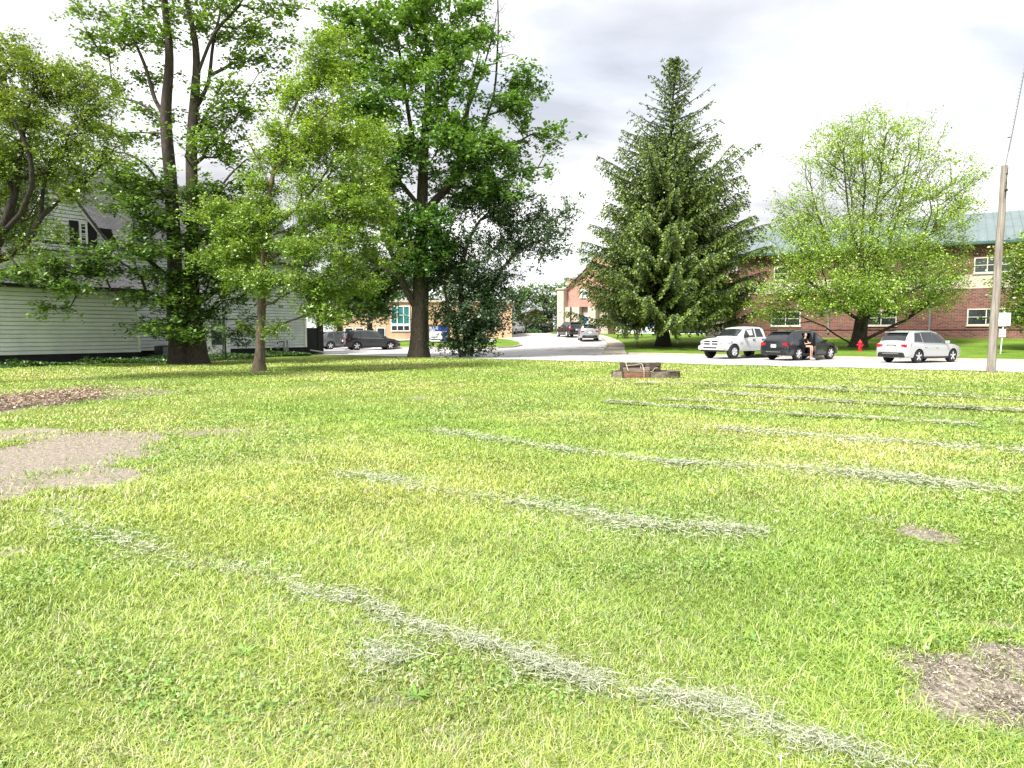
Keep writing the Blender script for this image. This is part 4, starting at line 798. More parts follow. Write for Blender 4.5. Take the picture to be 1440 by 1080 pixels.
m = MB(); sl = Vector((0, 7.0, zr - zev - .12)); Lr_ = sl.length; an = math.atan2(sl.z, sl.y)
for i in range(int(X1 / .62) + 2): m.box((-.9 + i * .62, 2.7, zev + .12 + (zr - zev - .12) / 2 + .03), (.045, Lr_, .07), M_=Matrix.Rotation(an, 3, 'X'))
m.build('standing_seam', M['teal_roof'], rf)
m = MB(); m.box((X1 / 2, -.75, zev + .03), (X1 + 2, .18, .2)); m.build('gutter', M['teal_dark'], rf)
m = MB(); m.box((X1 / 2, -.36, zev - .03), (X1 + 1.8, .6, .05)); m.build('soffit', M['cream'], rf)
zlw0, zlw1, zuw0, zuw1 = wz(1375, 457.5, SF), wz(1375, 434, SF), wz(1390, 385.5, SF) + .0, wz(1390, 361, SF)
for a, b_ in ((1081.5, 1123), (1214, 1257), (1355, 1409)):
    xa, xb = wx(a, SF, org), wx(b_, SF, org); win(t, xa, 0, zlw0, xb - xa, zlw1 - zlw0, 2, 2)
wa = wx(1214, SF, org); dxw = wx(1355, SF, org) - wa
for i in (2, 3, 4): win(t, wa + dxw * i, 0, zlw0, 3.0, zlw1 - zlw0, 2, 2)
for a, b_, c_ in ((1084, 1104, 1), (1214, 1234, 1), (1361, 1418, 3)):
    xa, xb = wx(a, SF, org), wx(b_, SF, org); win(t, xa, 0, zuw0 + .12, xb - xa, zuw1 - zuw0 - .12, c_, 2)
for i in (2, 3, 4): win(t, wa + dxw * i + .4, 0, zuw0 + .12, 3.6, zuw1 - zuw0 - .12, 3, 2)
for px in (1162, 1303): 
    xa = wx(px, SF, org); m = MB(); m.box((xa, -.1, (zb0 + gz) / 2 + .3), (.13, .12, zb0 - gz - .6)); m.box((xa, -.13, zb0 - .12), (.3, .2, .3)); m.build('downspout', M['grey_metal'], t)
# --- entrance wing, stone piers and salmon brick, set farther back
SE = 41.0; org2, _ = local_frame(787, SE); gz2 = T(*org2.xy)
t = thing('school_entrance', 'school entrance wing of pale stone piers and salmon brick half hidden behind the spruce', 'building', (org2.x, org2.y, 0), rz)
def ex(px): return wx(px, SE, org2)
zp = wz(794, 408, SE); zk0 = wz(800, 432, SE); xe = ex(1033)
m = MB(); m.box((xe / 2 + .2, 5.3, (gz2 - 1 + zk0) / 2), (xe - .6, 10, zk0 - gz2 + 1)); m.build('lower_wall', M['stone'], t)
m = MB(); m.prism([(ex(798), zk0), (xe, zk0), (xe, 8.2), (ex(860), 8.2), (ex(836), 10.6), (ex(812), 8.3), (ex(798), 8.0)], -.25, 9.5); m.build('upper_wall', M['brick_pink'], t)
m = MB()
for a, b_ in ((836, 8.2 + 0), ): pass
m.tube([(ex(799), -.5, 7.0), (ex(836), -.5, 10.0)], .14, 4); m.tube([(ex(836), -.5, 10.0), (ex(873), -.5, 7.0)], .14, 4); m.build('gable_trim', M['dark_metal'], t)
m = MB(); m.box(((ex(789) + ex(798)) / 2, -.4, (gz2 - 1 + zp) / 2), (ex(798) - ex(789), 1.6, zp - gz2 + 1)); m.box(((ex(789) + ex(798)) / 2, -.4, zp + .08), (ex(798) - ex(789) + .3, 1.9, .16)); m.build('stone_pier', M['stone'], t, bevel=.03)
m = MB(); m.box((ex(793.5), -1.25, wz(793, 436, SE)), (.45, .1, .4)); m.build('wall_light', M['white_paint'], t)
m = MB(); m.box(((ex(818) + ex(828)) / 2, -.35, wz(823, 413, SE)), (ex(828) - ex(815), .1, 1.1)); m.build('wall_sign', M['white_paint'], t)
d_ = MB(); d_.box(((ex(802) + ex(811)) / 2, .2, (gz2 + zk0) / 2), (ex(811) - ex(802), .3, zk0 - gz2)); dd_ = d_.build('entrance_glass', M['glass'], t)
for px in (799.5, 812.5, 835): m = MB(); m.box((ex(px), -.35, (gz2 - .5 + zk0) / 2), (1.0, .9, zk0 - gz2 + .5)); m.build('stone_pier', M['stone'], t)
m = MB(); m.box(((ex(856) + ex(860)) / 2, .22, (gz2 + zk0) / 2), (.75, .3, zk0 - gz2)); m.build('brown_door', mat('brown_door_paint', (.10, .06, .035), (.07, .04, .025), 3, .5), t)
for a, b_ in ((816, 832), (871, 889), (900, 919), (921, 940)):
    w_ = ex(b_) - ex(a); z0_, z1_ = wz(a, 469, SE), wz(a, 444, SE); fo = win(t, ex(a), .3, z0_, w_, z1_ - z0_, 2, 2, 'white_paint', 'blue_paint', .1, 'mural_window', False)
    q = MB(); n_ = 14; lo_ = [(ex(a) + .1 + (w_ - .2) * i / n_, z0_ + .12 + .15 * math.sin(i * .35)) for i in range(n_ + 1)]; hi_ = [(x_, z_ + .35 + .55 * (i / n_) ** 1.3) for i, (x_, z_) in enumerate(lo_)]
    q.prism(lo_ + hi_[::-1], .255, .27); q.build('white_wave', M['white_paint'], fo)
for px in (895, 945, 960): pass
m = MB(); m.box(((ex(942) + ex(951)) / 2, .0, (gz2 - 1 + zk0) / 2), (ex(951) - ex(942), .7, zk0 - gz2 + 1)); m.build('brick_pier', M['brick'], t)
win(t, ex(951), .28, wz(951, 470.5, SE), ex(999) - ex(951), wz(951, 443, SE) - wz(951, 470.5, SE), 3, 2, 'white_paint', 'glass', .13)
m = MB(); hx = ex(1012); m.box((hx + 1.2, -3.4, (gz2 - 1 + zb1) / 2), (1.8, 7.4, zb1 - gz2 + 1)); m.build('stone_return_wall', M['stone'], t)
m = MB(); m.box((xe / 2, 5, 8.32), (xe + .4, 10.6, .2)); m.build('roof', M['teal_roof'], t) if False else None

# --- tan brick building across the island
SB = None; p0 = gnd(560, 480.5); YB = p0.y + 3
t = thing('tan_brick_building', 'orange tan brick building with a teal glazed bay behind the big maple trunk', 'building', (0, YB, 0), 0)
def bx_(px): return at(px, 466, YB).x
gzb = T(bx_(600), YB); H = at(600, 425, YB).z
m = MB(); m.box(((bx_(470) + bx_(720)) / 2, 6, (gzb - 1.5 + H) / 2), (bx_(720) - bx_(470), 12, H - gzb + 1.5)); m.build('wall', M['brick_tan'], t)
m = MB(); m.box(((bx_(470) + bx_(720)) / 2, 6, H + .12), (bx_(720) - bx_(470) + .5, 12.5, .24)); m.build('roof', M['stone'], t)
m = MB(); z0_, z1_ = at(560, 478, YB).z, at(560, 466, YB).z; m.box(((bx_(550) + bx_(577)) / 2, -.12, (gzb + z1_) / 2 - .6), (bx_(577) - bx_(550), .2, z1_ - gzb - .6)); m.build('white_panel', M['white_paint'], t)
win(t, bx_(550), -.05, z1_, bx_(577) - bx_(550), at(560, 457, YB).z - z1_, 3, 1, 'white_paint', 'glass', .12, sill=False)
win(t, bx_(550), -.05, at(560, 456.5, YB).z, bx_(577) - bx_(550), at(560, 430, YB).z - at(560, 456.5, YB).z, 3, 2, 'white_paint', 'glass_green', .12, sill=False)
for px in (485, 500, 515, 530): win(t, bx_(px), -.03, at(px, 474, YB).z, 1.0, 1.1, 1, 1, 'white_paint', 'glass', .08)
# --- brick house far back by the hedge
YH = 108; t = thing('brick_house', 'small brick house half hidden by trees behind the far hedge', 'house', (at(752, 466, YH).x, YH, 1.42), 0)
m = MB(); m.prism([(-2.2, -1), (2.4, -1), (2.4, 2.6), (.1, 3.6), (-2.2, 2.6)], 0, 6); m.build('wall', brick_mat('house_brick', (.42, .2, .14), (.3, .13, .1), (.4, .3, .25)), t)
m = MB(); m.prism([(-2.6, 2.5), (.1, 3.7), (2.8, 2.5), (2.8, 2.7), (.1, 3.95), (-2.6, 2.7)], -.3, 6.3); m.build('roof', M['stone'], t)
win(t, .9, -.02, 1.0, .8, 1.3, 1, 2, 'cream', 'glass')
# --- white siding house, left
u = Vector((.592, .806, 0)); hz_ = math.atan2(u.y, u.x); O = Vector((at(194, 466, 37.6).x, 37.6, 0))
t = thing('white_house', 'white lap-sided two-storey house with grey shingle roofs and black foundation behind the left trees', 'house', O, hz_)
# local: x along the facade (right, away), y into the house, z up
def hx_(px, off):                        # local x where photo column px meets the wall plane at local y = off
    a = (px - 720) / F / cp; nrm = Vector((-u.y, u.x)); P0 = Vector(O.xy) + nrm * off; k = (P0.x * u.y - P0.y * u.x) / (a * u.y - u.x); return (Vector((a * k, k)) - P0).dot(Vector(u.xy))
def hzt(px, py, off):
    a = (px - 720) / F / cp; nrm = Vector((-u.y, u.x)); P0 = Vector(O.xy) + nrm * off; k = (P0.x * u.y - P0.y * u.x) / (a * u.y - u.x); return at(px, py, k).z
def siding(name, x0, x1, y, z0, z1, parent, course=.2, poly=None, m_='siding'):
    """lapped boards facing -y; poly (x,z) optionally trims the wall to a gable"""
    m = MB(); n = int(round((z1 - z0) / course)); c = (z1 - z0) / n
    for i in range(n):
        za, zc = z0 + i * c, z0 + (i + 1) * c; xa, xb = x0, x1
        if poly:
            zm = (za + zc) / 2; xs = []
            for (ax, az_), (bx2, bz) in zip(poly, poly[1:] + poly[:1]):
                if (az_ - zm) * (bz - zm) < 0: xs.append(ax + (bx2 - ax) * (zm - az_) / (bz - az_))
            if len(xs) < 2: continue
            xa, xb = min(xs), max(xs)
        zt = zc - .04
        m.add([(xa, y - .055, za), (xb, y - .055, za), (xb, y - .03, zt), (xa, y - .03, zt), (xa, y + .04, za), (xb, y + .04, za), (xb, y + .04, zt), (xa, y + .04, zt)], [(0, 1, 2, 3), (4, 5, 1, 0), (3, 2, 6, 7), (0, 3, 7, 4), (1, 5, 6, 2)])
        m.add([(xa, y + .05, za), (xb, y + .05, za), (xb, y + .05, zc), (xa, y + .05, zc)], [(0, 1, 2, 3)])
    return m.build(name, M[m_], parent)
def roof_quad(m, a, b, c, d, th=.12):    # a,b eave; c,d ridge (counter-clockwise from outside)
    a, b, c, d = map(Vector, (a, b, c, d)); n = (b - a).cross(d - a).normalized() * th; k = len(m.v)
    m.add([a, b, c, d, a - n, b - n, c - n, d - n], [(0, 1, 2, 3), (7, 6, 5, 4), (0, 4, 5, 1), (1, 5, 6, 2), (2, 6, 7, 3), (3, 7, 4, 0)]); return m
def roof_build(m, name, parent, mt='shingle'):
    o = m.build(name, M[mt], parent); me = o.data; uv = me.uv_layers.new(name='UVMap')
    for p in me.polygons:
        n = p.normal; ax = Vector((0, 0, 1)).cross(n); ax = ax.normalized() if ax.length > 1e-3 else Vector((1, 0, 0)); ay = n.cross(ax)
        for l in p.loop_indices: co = me.vertices[me.loops[l].vertex_index].co; uv.data[l].uv = (co.dot(ax), co.dot(ay))
    return o
zs0, zev1 = .57, hzt(60, 399, 0); RC = 2.5
xm1 = hx_(431, RC); WL = -12.0
siding('wall', WL, 0, 0, zs0, zev1, t); siding('wall', 0.0, xm1, RC, zs0, 6.5, t)
m = MB(); m.box((WL / 2, 2, zs0 / 2 - .2), (-WL - .1, 3.9, zs0 + .4)); m.box((xm1 / 2, 6, zs0 / 2 - .2), (xm1 - .1, 6.9, zs0 + .4)); m.build('foundation', M['foundation'], t)
m = MB(); m.box((.02, -.03, (zs0 + zev1) / 2), (.12, .1, zev1 - zs0)); m.build('corner_board', M['trim'], t)
m = MB(); m.box((xm1, RC - .03, (zs0 + 6.5) / 2), (.14, .1, 6.5 - zs0)); m.build('corner_board', M['trim'], t)
m = MB(); m.box((.0, RC / 2, (zs0 + zev1) / 2), (.08, RC, zev1 - zs0)); m.box((xm1, RC + 4.5, (zs0 + 6.5) / 2), (.12, 9, 6.5 - zs0)); m.box((.2, RC + 4.5, (zs0 + 6.4) / 2), (.12, 8.9, 6.2 - zs0)); m.box((WL / 2, 8, 3.2), (-WL, 9, 5.2)); m.build('side_wall', M['siding'], t)
zup = hzt(125, 352, 3.0)
m = MB(); roof_quad(m, (WL - .3, -.35, zev1 - .12), (.25, -.35, zev1 - .12), (.25, 3.4, zup + .15), (WL - .3, 3.4, zup + .15)); roof_build(m, 'roof', t)
m = MB(); m.box((WL / 2, -.38, zev1 - .12), (-WL + .5, .12, .16)); m.build('gutter', M['black_wood'], t)
xg0, xg1, xg2, xg3 = hx_(46, 3.0), hx_(72, 3.0), hx_(114, 3.0), hx_(163, 3.0); zg1, zg2 = hzt(72, 291, 3.0), hzt(116, 281, 3.0); zf0 = zup - .1
pl = [(xg0, zf0), (xg3, zf0), (xg3, zf0 + .3), (xg2, zg2), (xg1, zg2), (xg0, zf0 + .3)]
siding('gable_wall', xg0, xg3, 3.0, zf0, zg2, t, .2, pl)
m = MB()
for (ax, az_), (bx2, bz) in (((xg3 + .15, zf0 + .2), (xg2, zg2)), ((xg2, zg2), (xg1, zg2)), ((xg1, zg2), (xg0 - .15, zf0 + .2))): m.tube([(ax, 2.86, az_), (bx2, 2.86, bz)], .13, 4)
m.build('gable_trim', M['trim'], t)
m = MB(); roof_quad(m, (xg3 + .25, 2.7, zf0 + .1), (xg3 + .25, 9, zf0 + .1), (xg2, 9, zg2 + .2), (xg2, 2.7, zg2 + .2)); roof_quad(m, (xg0 - .25, 9, zf0 + .1), (xg0 - .25, 2.7, zf0 + .1), (xg1, 2.7, zg2 + .2), (xg1, 9, zg2 + .2)); roof_quad(m, (xg2, 2.7, zg2 + .2), (xg2, 9, zg2 + .2), (xg1, 9, zg2 + .2), (xg1, 2.7, zg2 + .2)); roof_build(m, 'gable_roof', t)
xw0, xw1 = hx_(121, 3.0), hx_(132, 3.0); fo = win(t, xw0, 2.97, hzt(126, 349, 3.0), xw1 - xw0, hzt(126, 313, 3.0) - hzt(126, 349, 3.0), 1, 2, 'trim', 'glass', .09, sill=False)
m = MB()
for xa in (xw0 - .26, xw1 + .26): m.box((xa, 2.93, (hzt(126, 349, 3.0) + hzt(126, 313, 3.0)) / 2), (.44, .06, hzt(126, 313, 3.0) - hzt(126, 349, 3.0) + .1))
m.build('shutter', M['black_wood'], fo)
zrg = hzt(300, 268, RC + 5)
xr0 = xg3 + .3; zq = lambda y_: 6.35 + (zrg - 6.35) * (y_ - RC + .4) / 5.4
m = MB(); roof_quad(m, (xr0, RC - .4, 6.35), (xm1 + .4, RC - .4, 6.35), (xm1 + .4, RC + 5, zrg), (xr0, RC + 5, zrg)); roof_quad(m, (xg0 - .5, 3.35, zq(3.35)), (xr0, 3.35, zq(3.35)), (xr0, RC + 5, zrg), (xg0 - .5, RC + 5, zrg)); roof_quad(m, (xm1 + .4, RC + 10.4, 6.35), (xg0 - .5, RC + 10.4, 6.35), (xg0 - .5, RC + 5, zrg), (xm1 + .4, RC + 5, zrg)); roof_build(m, 'roof', t)
siding('gable_wall', 0, 1, 0, 0, .2, t) if False else None
m = MB(); m.box((xm1 / 2 - 1.7, RC - .43, 6.36), (xm1 + 3.9, .12, .15)); m.build('gutter', M['dark_metal'], t)
m = MB(); m.add([(xm1 + .05, RC, 6.4), (xm1 + .05, RC + 10, 6.4), (xm1 + .05, RC + 5, zrg - .1)], [(0, 1, 2)]); m.build('gable_end', M['siding'], t, fix=False)
# windows and door of the main block
fo = win(t, hx_(233, RC), RC - .02, 3.3, 1.0, 1.5, 1, 2, 'trim', 'glass', .09)
fo = win(t, hx_(345, RC), RC - .02, 4.0, 1.0, 1.5, 1, 2, 'trim', 'glass', .09)
xa, xb = hx_(293, RC), hx_(324, RC); zd0, zd1 = .12, hzt(308, 459, RC)
m = MB(); m.box(((xa + xb) / 2, RC - .06, (zd0 + zd1) / 2), (xb - xa, .14, zd1 - zd0)); dr_ = m.build('door', M['white_paint'], t, bevel=.015)
m = MB(); m.box(((hx_(298, RC) + hx_(313, RC)) / 2, RC - .15, (hzt(305, 485, RC) + hzt(305, 466, RC)) / 2), (hx_(313, RC) - hx_(298, RC), .04, hzt(305, 466, RC) - hzt(305, 485, RC))); m.build('door_window', M['glass'], dr_)
m = MB(); m.tube([(xb - .3, RC - .15, 1.15), (xb - .3, RC - .22, 1.15), (xb - .42, RC - .22, 1.15)], .02, 6); m.build('handle', M['dark_metal'], dr_)
m = MB(); m.box(((xa + xb) / 2, RC - .5, .06), (xb - xa + .3, .9, .16)); m.build('door_step', M['concrete'], t)
m = MB(); ya = RC + .2; zpr = hzt(440, 411, RC); m.box((xm1 + .9, ya + 1.4, zpr + .1), (1.9, 3.4, .2)); m.build('porch_roof', M['dark_metal'], t)
m = MB(); m.box((xm1 + 1.45, ya, zpr / 2), (.5, .16, zpr)); m.box((xm1 + .75, ya + .02, hzt(440, 461, RC) / 2), (1.2, .12, hzt(440, 461, RC))); m.box((xm1 + .9, ya + 1.5, .3), (1.7, 3.0, .6)); m.build('porch', M['black_wood'], t)
m = MB(); m.tube([(xm1 + .15, RC - .3, .35), (xm1 + 1.1, RC - 1.0, .14), (xm1 + 2.3, RC - 1.9, .07)], .055, 8); m.build('drain_pipe', M['grey_metal'], t)
m = MB(); m.tube([(-.12, RC - .06, 6.2), (-.12 + .2, RC - .08, 5.9), (.1, RC - .08, .6)], .04, 6); m.build('downspout', M['trim'], t)

# --- condenser, meter, ivy
b0 = gnd(236, 512.5); b0 = Vector(O) + u * hx_(234, RC - 1.3) + Vector((-u.y, u.x, 0)) * (RC - 1.3)
t = thing('air_conditioner', 'dark grey outdoor air conditioner standing beside the thick double trunk', 'air conditioner', b0, hz_)
m = MB(); m.box((0, 0, .45), (.86, .86, .8)); m.build('casing', M['dark_metal'], t, bevel=.04)
m = MB()
for i in range(12): m.box((0, -.445, .13 + i * .058), (.68, .03, .02))
for i in range(12): m.box((-.445, 0, .13 + i * .058), (.03, .68, .02))
m.build('louvre', M['grey_metal'], t)
m = MB()
for r in (.12, .2, .28, .36): m.lathe([(r, .865), (r + .012, .865), (r + .012, .88), (r, .88)], 20)
m.build('fan_grille', M['dark_metal'], t); m = MB(); m.box((0, 0, .03), (.95, .95, .06)); m.build('base_pad', M['concrete'], t)
g0 = Vector(O) + u * hx_(397, RC - .35) + Vector((-u.y, u.x, 0)) * (RC - .35)
t = thing('gas_meter', 'grey gas meter with regulator and pipes against the right end of the white house', 'gas meter', g0, hz_)
m = MB(); m.box((.35, 0, .55), (.34, .22, .42)); m.lathe([(.12, -.14), (.13, -.1), (.13, 0)], 16, 0, 'Y', (.35, 0, .62)); m.build('meter_body', M['grey_metal'], t, bevel=.03)
m = MB(); m.tube([(-.3, 0, 0), (-.3, 0, .95), (-.05, 0, 1.0)], .035, 8); m.tube([(.22, 0, .75), (.22, 0, 1.0), (-.1, 0, 1.0)], .035, 8); m.tube([(.48, 0, .75), (.48, 0, 1.05), (.6, .25, 1.05)], .035, 8); m.build('pipe', M['dark_metal'], t)
m = MB(); m.lathe([(.05, -.09), (.17, -.05), (.19, 0), (.17, .05), (.05, .09)], 18, 0, 'Y', (-.3, -.02, .62)); m.build('regulator', M['grey_metal'], t, smooth=True)
# ground ivy along the foundation
V_ = []; n = 0
for (pa, pb, o1, o2, m_) in ((240, 360, RC - 4.2, RC - .5, 9000), (330, 440, RC - 1.8, RC - .3, 6500), (0, 240, -1.2, -.2, 3500), (200, 330, RC - 4.8, RC - 3.0, 3500)):
    ox = rng.uniform(0, 1, m_); oy = rng.uniform(0, 1, m_) ** 1.0; xa, xb = hx_(pa, o1), hx_(pb, o1); xl = xa + (xb - xa) * ox; yl = o1 + (o2 - o1) * oy + .25 * np.sin(xl * 2.1)
    V_.append(np.stack([O.x + u.x * xl - u.y * yl, O.y + u.y * xl + u.x * yl, rng.uniform(.02, 1, m_) * (.16 + .3 * (.5 + .5 * np.sin(xl * 1.7 + yl * 2))) * (.5 + .5 * oy)], 1))
cen = np.concatenate(V_); t_ = rng.random((len(cen), 1)); col = np.array([.03, .085, .015]) * (1 - t_) + np.array([.10, .21, .03]) * t_
V, Fc, cl = leaves(cen, col, .12, .1, up=1.0); tag(mesh_np('ground_ivy', V, Fc, M['leaf'], cl), 'dark leafy ground ivy around the twin tree and along the house foundation', 'ground cover', kind='stuff')

# --- hedge and small shrubs at the end of the drive
def shrub(name, label, cat, px, py, D, w, h, dp, cols, n, leaf=.2):
    c = at(px, py, D); t = thing(name, label, cat, (c.x, D, T(c.x, D)))
    d = unit(rng.normal(size=(n, 3))); d[:, 2] = np.abs(d[:, 2]); q = rng.random((n, 1)) ** .3; P_ = d * q * np.array([w / 2, dp / 2, h]); P_ = np.clip(P_, [-w * .46, -dp * .45, .03], [w * .46, dp * .45, h * .9]) + rng.normal(0, .05, (n, 3))
    t_ = rng.random((n, 1)); col = np.array(cols[0]) * (1 - t_) + np.array(cols[1]) * t_; V, Fc, cl = leaves(P_, col, leaf, leaf * .7, up=.6); mesh_np('foliage', V, Fc, M['leaf'], cl, t)
    m = MB()
    for i in range(5): m.tube([(0, 0, -.05), (random.uniform(-.3, .3) * w, random.uniform(-.2, .2) * dp, h * .7)], [.05, .01], 5)
    m.build('stem', M['bark_dark'], t)
shrub('hedge', 'dark clipped hedge in front of the far brick house', 'hedge', 755, 468, 97, 4.0, 1.5, 1.6, [(.012, .035, .012), (.03, .07, .02)], 5000)
shrub('hedge', 'short dark hedge between the far white car and the longer hedge', 'hedge', 731, 468, 97, 1.8, 1.4, 1.4, [(.012, .035, .012), (.03, .07, .02)], 2500)
shrub('shrub', 'rounded light green shrub at the foot of the far trees beside the entrance pier', 'shrub', 786, 468, 95, 1.5, 1.4, 1.3, [(.08, .16, .03), (.15, .25, .05)], 1800)
shrub('shrub', 'low green shrub in front of the clipped hedge', 'shrub', 749, 469.5, 94, 2.6, .6, 1.0, [(.06, .14, .03), (.13, .23, .05)], 1500)

# ------------------------------------------------------------------ vehicles (local: x forward from the rear bumper, y left, z up)
def interp(st, x):
    for a, b in zip(st, st[1:]):
        if a[0] <= x <= b[0]:
            f = (x - a[0]) / max(b[0] - a[0], 1e-6); return [p + (q - p) * f for p, q in zip(a, b)]
    return list(st[0] if x < st[0][0] else st[-1])
def side_pt(st, x, t, off=0.0, side=-1):   # t -1..0 sill to belt, 0..1 belt to roof rail
    _, w, z0, zb, zr, wr = interp(st, x)
    if t >= 0: y, z = w * .975 + (wr - w * .975) * t, zb + (zr - .05 - zb) * t
    else:
        q = 1 + t; zs = (0, .16, .55, 1); ys = (w * .93, w * .985, w * 1.0, w * .975)
        z = z0 + (zb - z0) * q; y = float(np.interp(q, zs, ys))
    return Vector((x, side * (y + off), z + off * .3 * (t > 0)))
def panel(mb, st, pts, off, side, thick=.0):
    P_ = [side_pt(st, x, t, off, side) for x, t in pts]; k = len(pts); c = sum(P_, Vector()) / k
    if side > 0: P_ = P_[::-1]
    back = [p - Vector((0, side * (off + .01), 0)) for p in P_]
    mb.add(P_ + back, [tuple(range(k))] + [(i, k + i, k + (i + 1) % k, (i + 1) % k) for i in range(k)])
def top_panel(mb, st, x0, x1, f0, f1, off, n=8):  # glass following the sloping top between x0..x1, width fractions f0,f1
    xs = sorted([x0, x1] + [q_[0] for q_ in st if x0 + .01 < q_[0] < x1 - .01]); G_ = []
    for x in xs:
        f = f0 + (f1 - f0) * (x - x0) / (x1 - x0); _, w, z0, zb, zr, wr = interp(st, x); row = []
        for i in range(n + 1):
            y = -f * wr + 2 * f * wr * i / n; row.append(Vector((x, y, float(np.interp(abs(y), (0, wr * .5, wr - .06, wr), (zr + .025, zr + .018, zr - .01, zr - .05))))))
        G_.append(row)
    nrm = (G_[-1][0] - G_[0][0]).cross(G_[0][n] - G_[0][0]).normalized(); nrm = nrm if nrm.z > 0 else -nrm
    m_ = len(xs); P_ = [v + nrm * off for r in G_ for v in r] + [v - nrm * .012 for r in G_ for v in r]; b = m_ * (n + 1); k = n + 1
    fs = [(r * k + i, r * k + i + 1, (r + 1) * k + i + 1, (r + 1) * k + i) for r in range(m_ - 1) for i in range(n)]
    rim = [(0 * k + i, 0 * k + i + 1) for i in range(n)] + [((m_ - 1) * k + i, (m_ - 1) * k + i + 1) for i in range(n)] + [(r * k, (r + 1) * k) for r in range(m_ - 1)] + [(r * k + n, (r + 1) * k + n) for r in range(m_ - 1)]
    mb.add(P_, fs + [(a_, b_, b_ + b, a_ + b) for a_, b_ in rim])
def wheel(parent, x, y, R, side, wd=.24, spokes=5, rim_f=.68):
    rr = R * rim_f; m = MB(); yo = side * wd / 2
    m.lathe([(rr, -wd / 2), (R * .93, -wd / 2), (R, -wd * .3), (R, wd * .3), (R * .93, wd / 2), (rr, wd / 2), (rr * .97, 0)], 32, 0, 'Y', (x, y, R))
    t = m.build('tyre', M['rubber'], parent, smooth=False); smooth_angle(t, .7); t.name = 'wheel'
    m = MB(); m.lathe([(rr * .86, side * wd * .1), (rr * 1.0, side * wd * .1), (rr * 1.01, side * wd * .46), (rr * .9, side * wd * .5), (rr * .86, side * wd * .4)], 28, 0, 'Y', (x, y, R))
    for k in range(spokes):
        a = 2 * math.pi * k / spokes + .3
        for da in (-.13, .13):
            d = Vector((math.cos(a + da), 0, math.sin(a + da))); c = Vector((x, y + side * wd * .42, R)); m.tube([c + Vector((math.cos(a), 0, math.sin(a))) * rr * .1, c + d * rr * .93], [rr * .15, rr * .12], 5)
    m.lathe([(rr * .2, side * wd * .3), (rr * .2, side * wd * .5), (rr * .02, side * wd * .52)], 14, 0, 'Y', (x, y, R)); m.build('rim', M['alloy'], t)
    m = MB(); m.lathe([(rr * .84, side * wd * .05), (rr * .84, side * wd * .12)], 20, 0, 'Y', (x, y, R)); m.build('brake_disc', M['disc'], t)
def loft_body(st, mat_, wells, R, extra_cut=(), well_in=.42, cut_mat='interior'):
    V_ = []; n = 0
    for (x, w, z0, zb, zr, wr) in st:
        half = [(w * .80, z0), (w * .93, z0 + .02), (w * .985, z0 + (zb - z0) * .16), (w * 1.0, z0 + (zb - z0) * .55), (w * .995, z0 + (zb - z0) * .8), (w * .975, zb), (wr, zr - .05), (wr - .06, zr - .01), (wr * .5, zr + .018), (0, zr + .025)]
        ring = [(-y, z) for y, z in half] + [(y, z) for y, z in half[:-1][::-1]]; n = len(ring); V_ += [(x, y, z) for y, z in ring]
    fs = [(i * n + k, i * n + (k + 1) % n, (i + 1) * n + (k + 1) % n, (i + 1) * n + k) for i in range(len(st) - 1) for k in range(n)]
    fs += [tuple(range(n)), tuple((len(st) - 1) * n + k for k in range(n))]
    m = MB(); m.add(V_, fs); o = m.build('body', [mat_, M[cut_mat]], None)
    cut = []
    for xw in wells:
        for sd_ in (-1, 1):
            m = MB(); m.lathe([(R * 1.14, -.5), (R * 1.14, .5)], 32, 1, 'Y', (xw, sd_ * (max(s[1] for s in st) - well_in + .5), R)); cut.append(m.build('cutter', [mat_, M[cut_mat]], None))
    for c, d in extra_cut: m = MB(); m.box(c, d, 1); cut.append(m.build('cutter', [mat_, M[cut_mat]], None))
    for c in cut:
        md = o.modifiers.new('b', 'BOOLEAN'); md.object = c; md.operation = 'DIFFERENCE'; md.solver = 'EXACT'
    dg = bpy.context.evaluated_depsgraph_get(); me = bpy.data.meshes.new_from_object(o.evaluated_get(dg)); o.modifiers.clear(); o.data = me; me.name = 'body'
    for c in cut: bpy.data.objects.remove(c)
    smooth_angle(o, .42); return o
def suv_stations(L, Wd, H, slope=.30, hood=1.02, belt=1.02):
    w = Wd / 2; q = L / 4.8
    return [(0.00, w * .80, .46, belt * .66, belt * .68, w * .74), (.04 * q, w * .93, .36, belt * .80, belt * .83, w * .80), (.10 * q, w * .975, .30, belt * .98, belt * 1.06, w * .80), (slope * q * .5 + .1, w * .985, .28, belt * 1.02, belt * 1.06 + (H - belt * 1.06) * .5, w * .76),
            (slope * q + .16, w * .99, .27, belt * 1.02, H - .1, w * .70), (slope * q + .42, w, .26, belt * 1.02, H - .03, w * .70), (1.5 * q, w, .24, belt * 1.01, H, w * .71), (2.2 * q, w, .23, belt, H - .005, w * .71), (2.75 * q, w, .23, belt * .99, H - .06, w * .69), (3.05 * q, w, .23, belt * .985, H - .17, w * .68),
            (3.72 * q, w, .23, belt * .97, hood + .02, w * .78), (4.05 * q, w * .99, .24, belt * .93, hood - .03, w * .75), (4.45 * q, w * .95, .26, belt * .84, hood - .12, w * .72), (4.68 * q, w * .88, .30, belt * .74, hood - .24, w * .70), (4.77 * q, w * .82, .34, belt * .62, hood - .38, w * .70), (4.8 * q, w * .76, .40, .55, .57, w * .66)]
